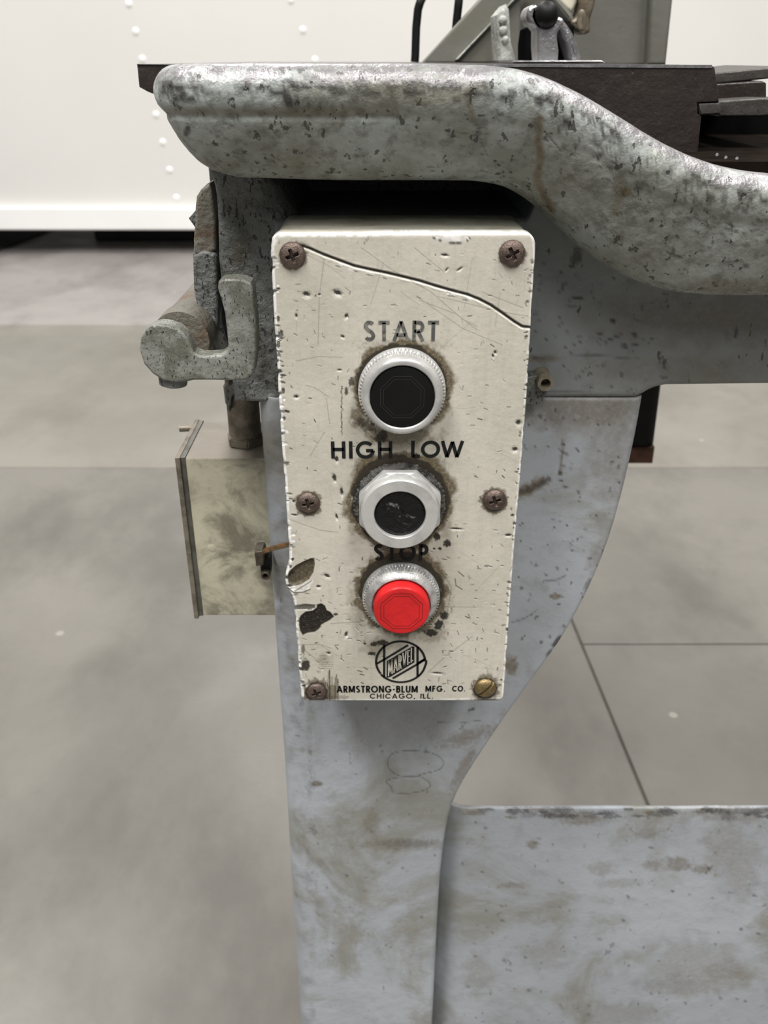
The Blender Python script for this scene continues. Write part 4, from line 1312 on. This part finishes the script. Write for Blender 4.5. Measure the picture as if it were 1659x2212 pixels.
    # short dings
    for k in range(420):
        x, y = rr.uniform(600, 1140), rr.uniform(520, 1505)
        if k % 3 == 0: y = rr.uniform(1200, 1480); x = rr.choice([rr.uniform(650, 790), rr.uniform(950, 1080)])
        an = rr.choice([rr.gauss(0.1, .25), rr.gauss(1.4, .3), rr.gauss(0.3, .3)])
        L = rr.uniform(2, 10)
        w.stroke([(x, y), (x + L * math.cos(an), y + L * math.sin(an))], rr.uniform(1.2, 2.6), 0, rr.uniform(.3, .9), 1.3, depth=rr.uniform(0, .00025))
        if k % 4 == 0:
            w.stroke([(x, y + 2), (x + L * math.cos(an), y + 2 + L * math.sin(an))], 1.4, 2, .6, 1.2)  # painted highlight along the lower lip of the ding
    # long faint scratches
    for k in range(26):
        x, y = rr.uniform(620, 1100), rr.uniform(520, 1480)
        an = rr.choice([0.55, 0.6, 0.1, 1.65, -.6]) + rr.gauss(0, .12)
        L = rr.uniform(25, 110)
        w.stroke([(x, y), (x + L * .5 * math.cos(an), y + L * .5 * math.sin(an) + rr.uniform(-2, 2)), (x + L * math.cos(an), y + L * math.sin(an))], 1.3, 0, rr.uniform(.15, .4), 1.3)
    for s in ([(780, 535), (850, 585), (930, 630), (1000, 690), (1030, 705)], [(895, 535), (960, 588)], [(900, 640), (1000, 710), (1085, 745)], [(945, 640), (1090, 675), (1140, 683)], [(905, 648), (985, 678), (1030, 712)], [(1040, 630), (1130, 665)],
              [(660, 832), (680, 838), (710, 857)], [(700, 560), (690, 640), (687, 745)], [(705, 860), (712, 915)], [(640, 780), (690, 770), (740, 772)], [(620, 1120), (690, 1145), (730, 1150)], [(700, 935), (670, 985)], [(1020, 1375), (960, 1420), (925, 1452)], [(960, 1240), (975, 1270), (965, 1330)],
              [(645, 1392), (690, 1392), (715, 1400)], [(655, 1402), (690, 1430)], [(715, 1347), (780, 1343)], [(960, 1310), (1030, 1312)]):
        w.stroke(s, 1.6, 0, 0.42, 1.4)
    w.stroke([(983, 1250), (985, 1265), (998, 1273)], 2.5, 0, .7, 1.5)
    w.stroke([(990, 1235), (1002, 1245)], 2.5, 0, .7, 1.5)
    w.c[:, 0] = np.clip(w.c[:, 0], 0, 1)
    w.c[:, 2] *= (0.35 + 0.9 * sstep(.3, .55, fbm(w.px * .09, w.py * .09, 77, 3)))
    w.c = np.clip(w.c, 0, 1)


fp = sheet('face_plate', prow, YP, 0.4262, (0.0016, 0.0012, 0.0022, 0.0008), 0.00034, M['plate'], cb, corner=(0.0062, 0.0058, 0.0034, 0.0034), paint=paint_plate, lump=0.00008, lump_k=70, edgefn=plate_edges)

# housing behind the plate
hrow = []
for py in (505, 800, 1100, 1400, 1505):
    a = np.interp(py, [q[0] for q in le], [q[1] for q in le]) + 5
    b = np.interp(py, [q[0] for q in ri], [q[1] for q in ri]) - 5
    if py == 1100: a = 622
    hrow.append((onY(829, py, YP)[1], onY(a, py, YP)[0], onY(b, py, YP)[0]))
sheet('housing', hrow, 0.4264, 0.4738, (0.0015, 0.0015, 0.002, 0.001), 0.003, M['housing'], cb, corner=(0.005, 0.005, 0.003, 0.003))
# ---- screws
def screw(name, c, R, kind, ang, mat, parent, label=None):
    n = 84
    g = np.linspace(-1, 1, n)
    U, Vv = np.meshgrid(g, g)
    # square grid mapped to a disc
    X = U * np.sqrt(1 - Vv ** 2 / 2); Z = Vv * np.sqrt(1 - U ** 2 / 2)
    r = np.clip(np.hypot(X, Z), 0, 1)
    h = 0.42 * R * np.sqrt(np.maximum(1 - r ** 2.6, 0)) + 0.06 * R
    ca, sa = math.cos(ang), math.sin(ang)
    A, B = X * ca + Z * sa, -X * sa + Z * ca
    if kind == 'x':
        wdt = 0.11
        m = np.maximum((1 - sstep(wdt - .03, wdt + .04, np.abs(A))) * (1 - sstep(.42, .55, np.abs(B))), (1 - sstep(wdt - .03, wdt + .04, np.abs(B))) * (1 - sstep(.42, .55, np.abs(A))))
        m = m * (1 - 0.25 * r)
        h = h - 0.40 * R * m
    else:
        m = 1 - sstep(.07, .13, np.abs(A))
        h = np.where(m > 0, h * (1 - m) + m * (h - .22 * R), h)
    h = np.maximum(h, 0.0)
    V = np.stack([c.x + X * R, c.y - h, c.z + Z * R], -1)
    Rg = np.pad(V, ((1, 1), (1, 1), (0, 0)), mode='edge')
    for sl in ((0, slice(None)), (-1, slice(None)), (slice(None), 0), (slice(None), -1)):
        Rg[sl + (1,)] = c.y + 0.001
    me = grid_mesh(name, Rg, ang=50)
    bm = bmesh.new(); bm.from_mesh(me)
    bmesh.ops.recalc_face_normals(bm, faces=bm.faces)
    bm.to_mesh(me); bm.free()
    return link(name, me, mat, parent, label)


for (x, y, R, kd, an) in SCREWS:
    c = P(x, y - 2, YP)
    if kd == 's':
        screw('screw', c, R, kd, an, M['brass'], cb, 'slotted brass screw at the lower right corner')
    else:
        screw('screw', c, R, kd, an, M['screw'], cb)


# ---- buttons
def knurl(rows_, n, amp):
    def f(i, a, r):
        if i in rows_:
            return r + amp * np.sign(np.sin(a * n)) * 0.5
        return r
    return f


def fan(pr, n=6):
    return pr


def octagon(name, c, h, R, wd_, mat, parent, rot=math.pi / 8):
    pts = [(R * math.cos(rot + k * math.pi / 4), R * math.sin(rot + k * math.pi / 4)) for k in range(8)]
    verts, faces = [], []
    for k in range(8):
        for s in (1 - wd_ / R, 1.0):
            verts.append((c.x + pts[k][0] * s, c.y - h, c.z + pts[k][1] * s))
    for k in range(8):
        a, b = 2 * k, 2 * ((k + 1) % 8)
        faces.append((a, a + 1, b + 1, b))
    me = pymesh(name, verts, faces, False)
    return link(name, me, mat, parent)


# start
c = CEN['start']
b1 = lathe('push_button', c, [(0.0222, -0.0006), (0.0222, 0.0012), (0.0212, 0.0016), (0.0213, 0.0022), (0.0213, 0.0052), (0.0208, 0.0058), (0.0206, 0.0064), (0.0204, 0.0085), (0.0199, 0.0104), (0.0190, 0.0114), (0.0180, 0.0117), (0.0168, 0.0115), (0.0163, 0.0110), (0.0162, 0.0070), (0.004, 0.0068)],
           M['alum'], cb, 360, knurl((3, 4), 72, 0.0012), label='aluminium start push button with a black cap')
lathe('button_cap', c, [(0.0159, 0.006), (0.0159, 0.0102), (0.0156, 0.0108), (0.0150, 0.0110), (0.002, 0.0110)], M['black'], b1, 96, label='black cap')
octagon('octagon_ring', c, 0.01112, 0.0118, 0.00022, M['black_line'], b1)
octagon('octagon_ring', c, 0.01112, 0.0102, 0.00022, M['black_line'], b1)
# selector
c = CEN['sel']


def octmod(i, a, r):
    if i in OCT:
        k = math.pi / 8
        t = (a + k) % (2 * k) - k
        flat = r * 1.0 / np.cos(t)
        return np.minimum(flat, r * 1.075) if i not in OCTC else np.minimum(flat, r * 1.04)
    return r


lw = lambda i, a, r: r + 0.0006 * (vnoise(a * 9, a * 0 + i, 4) - 0.5) * 2 + 0.0003 * np.sin(a * 60)
b2 = lathe('selector_switch', c, [(0.0247, -0.0006), (0.0247, 0.0012), (0.0240, 0.0026), (0.0215, 0.0030), (0.004, 0.0030)], M['washer'], cb, 240, lw, label='selector switch with octagonal nut and broken black knob')
OCT, OCTC = (0, 1, 2, 3), (3,)
lathe('octagon_nut', c, [(0.0216, 0.0026), (0.0217, 0.0030), (0.0217, 0.0064), (0.0213, 0.0068), (0.0213, 0.0072), (0.0210, 0.0105), (0.0206, 0.0123), (0.0199, 0.0130), (0.0142, 0.0131), (0.0137, 0.0127), (0.0136, 0.009), (0.004, 0.009)], M['alum'], b2, 192, octmod)
# broken knob stump: uneven surface
n = 70
g = np.linspace(-1, 1, n)
U, Vv = np.meshgrid(g, g)
X = U * np.sqrt(1 - Vv ** 2 / 2); Z = Vv * np.sqrt(1 - U ** 2 / 2)
r = np.hypot(X, Z)
a1 = X * 0.78 - Z * 0.62; a2 = X * 0.62 + Z * 0.78
rid = (1 - sstep(.12, .24, np.abs(a2 + .05 * np.sin(a1 * 7)))) * (1 - sstep(.5, .72, np.abs(a1)))
hh = 0.0112 + 0.0017 * rid * (0.6 + 0.8 * fbm(X * 5 + 9, Z * 5 + 9, 6, 3)) + 0.0005 * (fbm(X * 4 + 3, Z * 4 + 3, 9, 4) - .5) - 0.0007 * sstep(.9, 1, r)
V = np.stack([c.x + X * 0.0135, c.y - hh, c.z + Z * 0.0135], -1)
link('knob_stump', grid_mesh('knob_stump', V[::-1]), M['gloss'], b2, 'broken black knob')
# stop
c = CEN['stop']
b3 = lathe('push_button', c, [(0.0222, -0.0006), (0.0222, 0.0012), (0.0211, 0.0016), (0.0212, 0.0022), (0.0212, 0.0050), (0.0207, 0.0056), (0.0203, 0.0066), (0.0193, 0.0082), (0.0180, 0.0096), (0.0172, 0.0100), (0.0166, 0.0098), (0.0163, 0.0092), (0.0162, 0.0070), (0.004, 0.0068)],
           M['alum_dirty'], cb, 360, knurl((3, 4), 72, 0.0012), label='aluminium stop push button with a red cap')
lathe('button_cap', c, [(0.0157, 0.006), (0.0157, 0.0142), (0.0155, 0.0154), (0.0148, 0.0162), (0.0139, 0.0164), (0.0122, 0.0162), (0.002, 0.0162)], M['red'], b3, 96, label='raised red cap')
octagon('octagon_ring', c, 0.01635, 0.0127, 0.0003, M['red_line'], b3)
octagon('octagon_ring', c, 0.01635, 0.0108, 0.00022, M['red_line'], b3)

# ---- lettering: a stroke alphabet (cap height 1)
S_ = 0.085


def arc(cx, cy, rx, ry, a0, a1, n=14):
    return [(cx + rx * math.cos(math.radians(a)), cy + ry * math.sin(math.radians(a))) for a in np.linspace(a0, a1, n)]


GL = {
    'S': (0.56, [arc(.28, .735, .19, .18, 35, 215, 12)[:-1] + [(.20, .56), (.36, .46)] + arc(.28, .265, .19, .18, 35, -150, 12)]),
    'T': (0.54, [[(.27, 0), (.27, 1 - S_)], [(0, 1 - S_), (.54, 1 - S_)]]),
    'A': (0.80, [[(.06, 0), (.40, .97)], [(.40, .97), (.74, 0)], [(.18, .30), (.62, .30)]]),
    'R': (0.58, [[(.085, 0), (.085, 1)], [(.085, 1 - S_), (.30, 1 - S_)] + arc(.30, .70, .19, .215, 90, -90, 10) + [(.085, .485)], [(.26, .485), (.52, 0)]]),
    'H': (0.72, [[(.085, 0), (.085, 1)], [(.635, 0), (.635, 1)], [(.085, .53), (.635, .53)]]),
    'I': (0.17, [[(.085, 0), (.085, 1)]]),
    'G': (0.92, [arc(.47, .5, .40, .42, 42, 355, 26), [(.50, .46), (.87, .46)]]),
    'L': (0.46, [[(.085, 1), (.085, 0)], [(.085, S_), (.46, S_)]]),
    'O': (0.94, [arc(.47, .5, .41, .42, 0, 360, 30)]),
    'W': (1.16, [[(.06, 1), (.32, .03)], [(.32, .03), (.58, .95)], [(.58, .95), (.84, .03)], [(.84, .03), (1.10, 1)]]),
    'P': (0.56, [[(.085, 0), (.085, 1)], [(.085, 1 - S_), (.28, 1 - S_)] + arc(.28, .68, .20, .235, 90, -90, 10) + [(.085, .445)]]),
    'M': (0.90, [[(.085, 0), (.11, 1)], [(.11, .97), (.45, .10)], [(.45, .10), (.79, .97)], [(.79, 1), (.815, 0)]]),
    'B': (0.58, [[(.085, 0), (.085, 1)], [(.085, 1 - S_), (.28, 1 - S_)] + arc(.28, .73, .17, .185, 90, -90, 9) + [(.085, .545)], [(.28, .545)] + arc(.30, .315, .19, .23, 90, -90, 9) + [(.085, S_)]]),
    'U': (0.64, [[(.085, 1), (.085, .32)] + arc(.32, .32, .235, .235, 180, 360, 12) + [(.555, 1)]]),
    'N': (0.72, [[(.085, 0), (.085, 1)], [(.085, .96), (.635, .04)], [(.635, 0), (.635, 1)]]),
    'F': (0.48, [[(.085, 0), (.085, 1)], [(.085, 1 - S_), (.48, 1 - S_)], [(.085, .52), (.42, .52)]]),
    'E': (0.50, [[(.085, 0), (.085, 1)], [(.085, 1 - S_), (.50, 1 - S_)], [(.085, .52), (.45, .52)], [(.085, S_), (.50, S_)]]),
    'C': (0.84, [arc(.47, .5, .40, .42, 45, 315, 22)]),
    'V': (0.76, [[(.06, 1), (.38, .03)], [(.38, .03), (.70, 1)]]),
    '.': (0.2, [[(.06, .08), (.2, .08)]]),
    ',': (0.2, [[(.14, .12), (.06, -.12)]]),
    '-': (0.36, [[(.04, .45), (.32, .45)]]),
    ' ': (0.42, []),
}


def ribbon(verts, faces, pts, hw, y):
    p = np.array(pts, float)
    n = len(p)
    closed = np.hypot(*(p[0] - p[-1])) < 1e-9 and n > 3
    L = []
    for i in range(n):
        a = p[i - 1] if i > 0 else (p[n - 2] if closed else p[i])
        b = p[i + 1] if i < n - 1 else (p[1] if closed else p[i])
        d1 = p[i] - a; d2 = b - p[i]
        l1, l2 = np.hypot(*d1), np.hypot(*d2)
        d1 = d1 / l1 if l1 > 1e-9 else d2 / l2
        d2 = d2 / l2 if l2 > 1e-9 else d1
        t = d1 + d2
        t = t / (np.hypot(*t) + 1e-9)
        nn = np.array([-t[1], t[0]])
        cs = max(0.5, nn @ np.array([-d1[1], d1[0]]))
        L.append((p[i] + nn * hw / cs, p[i] - nn * hw / cs))
    b0 = len(verts)
    for (u, v) in L:
        verts.append((u[0], y, u[1])); verts.append((v[0], y, v[1]))
    for i in range(n - 1):
        a = b0 + 2 * i
        faces.append((a, a + 1, a + 3, a + 2))


def text_mesh(name, s, org, ex, ez, sw, y, mat, parent, label=None, gap=0.20, fit=None):
    """org baseline-left (x,z); ex along-baseline vector for the full text, ez cap-height vector"""
    adv, x = [], 0
    for ch in s:
        adv.append(x); x += GL[ch][0] + gap
    tot = x - gap
    verts, faces = [], []
    for ch, a in zip(s, adv):
        for st_ in GL[ch][1]:
            q = [(org[0] + ex[0] * (a + u) / tot + ez[0] * v, org[1] + ex[1] * (a + u) / tot + ez[1] * v) for u, v in st_]
            ribbon(verts, faces, q, sw / 2, y)
    me = pymesh(name, verts, faces, False)
    return link(name, me, mat, parent, label)


def text_px(name, s, x0_, x1_, ytop, ybase, sw_rel, mat, label=None, gap=0.2, dy=0.0):
    a = onY(x0_, ybase, YP); b = onY(x1_, ybase + dy, YP); t = onY(x0_, ytop, YP)
    hgt = t[1] - a[1]
    return text_mesh(name, s, a, (b[0] - a[0], b[1] - a[1]), (0, hgt), sw_rel * hgt, YP - 0.00022, mat, fp, label, gap)


text_px('lettering', 'START', 786, 947, 692.5, 736.5, 0.17, M['ink_worn'], gap=0.16)
text_px('lettering', 'HIGH', 716, 847, 953, 990, 0.19, M['ink'], gap=0.19)
text_px('lettering', 'LOW', 888, 1000, 952, 988, 0.19, M['ink'], gap=0.08)
text_px('lettering', 'STOP', 809, 924, 1176, 1210.5, 0.20, M['ink'], gap=0.26)
text_px('lettering', 'ARMSTRONG-BLUM', 728, 902, 1481, 1495.5, 0.2, M['ink'], gap=0.2)
text_px('lettering', 'MFG.', 919, 961, 1481, 1493.5, 0.2, M['ink'], gap=0.22)
text_px('lettering', 'CO.', 977, 1004, 1481, 1493, 0.2, M['ink'], gap=0.2)
text_px('lettering', 'CHICAGO, ILL.', 799, 935, 1498, 1508.5, 0.17, M['ink'], gap=0.2)

# ---- round maker's mark
EM = lambda u, v: onY(780 + u / 6.381, 1360 + v / 6.381, YP)
verts, faces = [], []
ye = YP - 0.00022
hw = 0.00068


def em_line(pts, k=1.0):
    ribbon(verts, faces, [EM(u, v) for u, v in pts], hw * k, ye)


def em_arc(cx, cy, rx, ry, a0, a1, n=30):
    return [(cx + rx * math.cos(math.radians(a)), cy - ry * math.sin(math.radians(a))) for a in np.linspace(a0, a1, n)]


em_line(em_arc(545, 440, 338, 280, 216, 8, 44) + [(868, 412), (838, 428), (790, 455)])
em_line([(838, 428), (872, 408), (896, 430), (896, 470)] + em_arc(545, 440, 345, 282, -10, -142, 34))
em_line([(318, 200), (318, 650)])
em_line([(778, 235), (778, 640)])
em_line([(215, 468), (320, 408), (648, 212)])
em_line([(435, 670), (775, 475), (868, 418)])
me = pymesh('emblem', verts, faces, False)
em = link('emblem', me, M['ink'], fp)
vv = [EM(*q) for q in ((352, 432), (708, 228), (735, 236), (735, 448), (400, 650), (352, 660))]
me = pymesh('emblem_band', [(x, ye - 0.00001, z) for x, z in vv], [tuple(range(6))], False)
link('emblem_band', me, M['ink'], fp)
M['mark'] = plain('cream_mark', (0.55, 0.52, 0.44), 0.45, 0, 0.15, 200)
o0, o1, ot = EM(372, 640), EM(716, 436), EM(372, 440)
text_mesh('lettering', 'MARVEL', o0, (o1[0] - o0[0], o1[1] - o0[1]), (0, ot[1] - o0[1]), 0.00068, ye - 0.00006, M['mark'], fp, 'pale letters on the dark emblem band', gap=0.2)
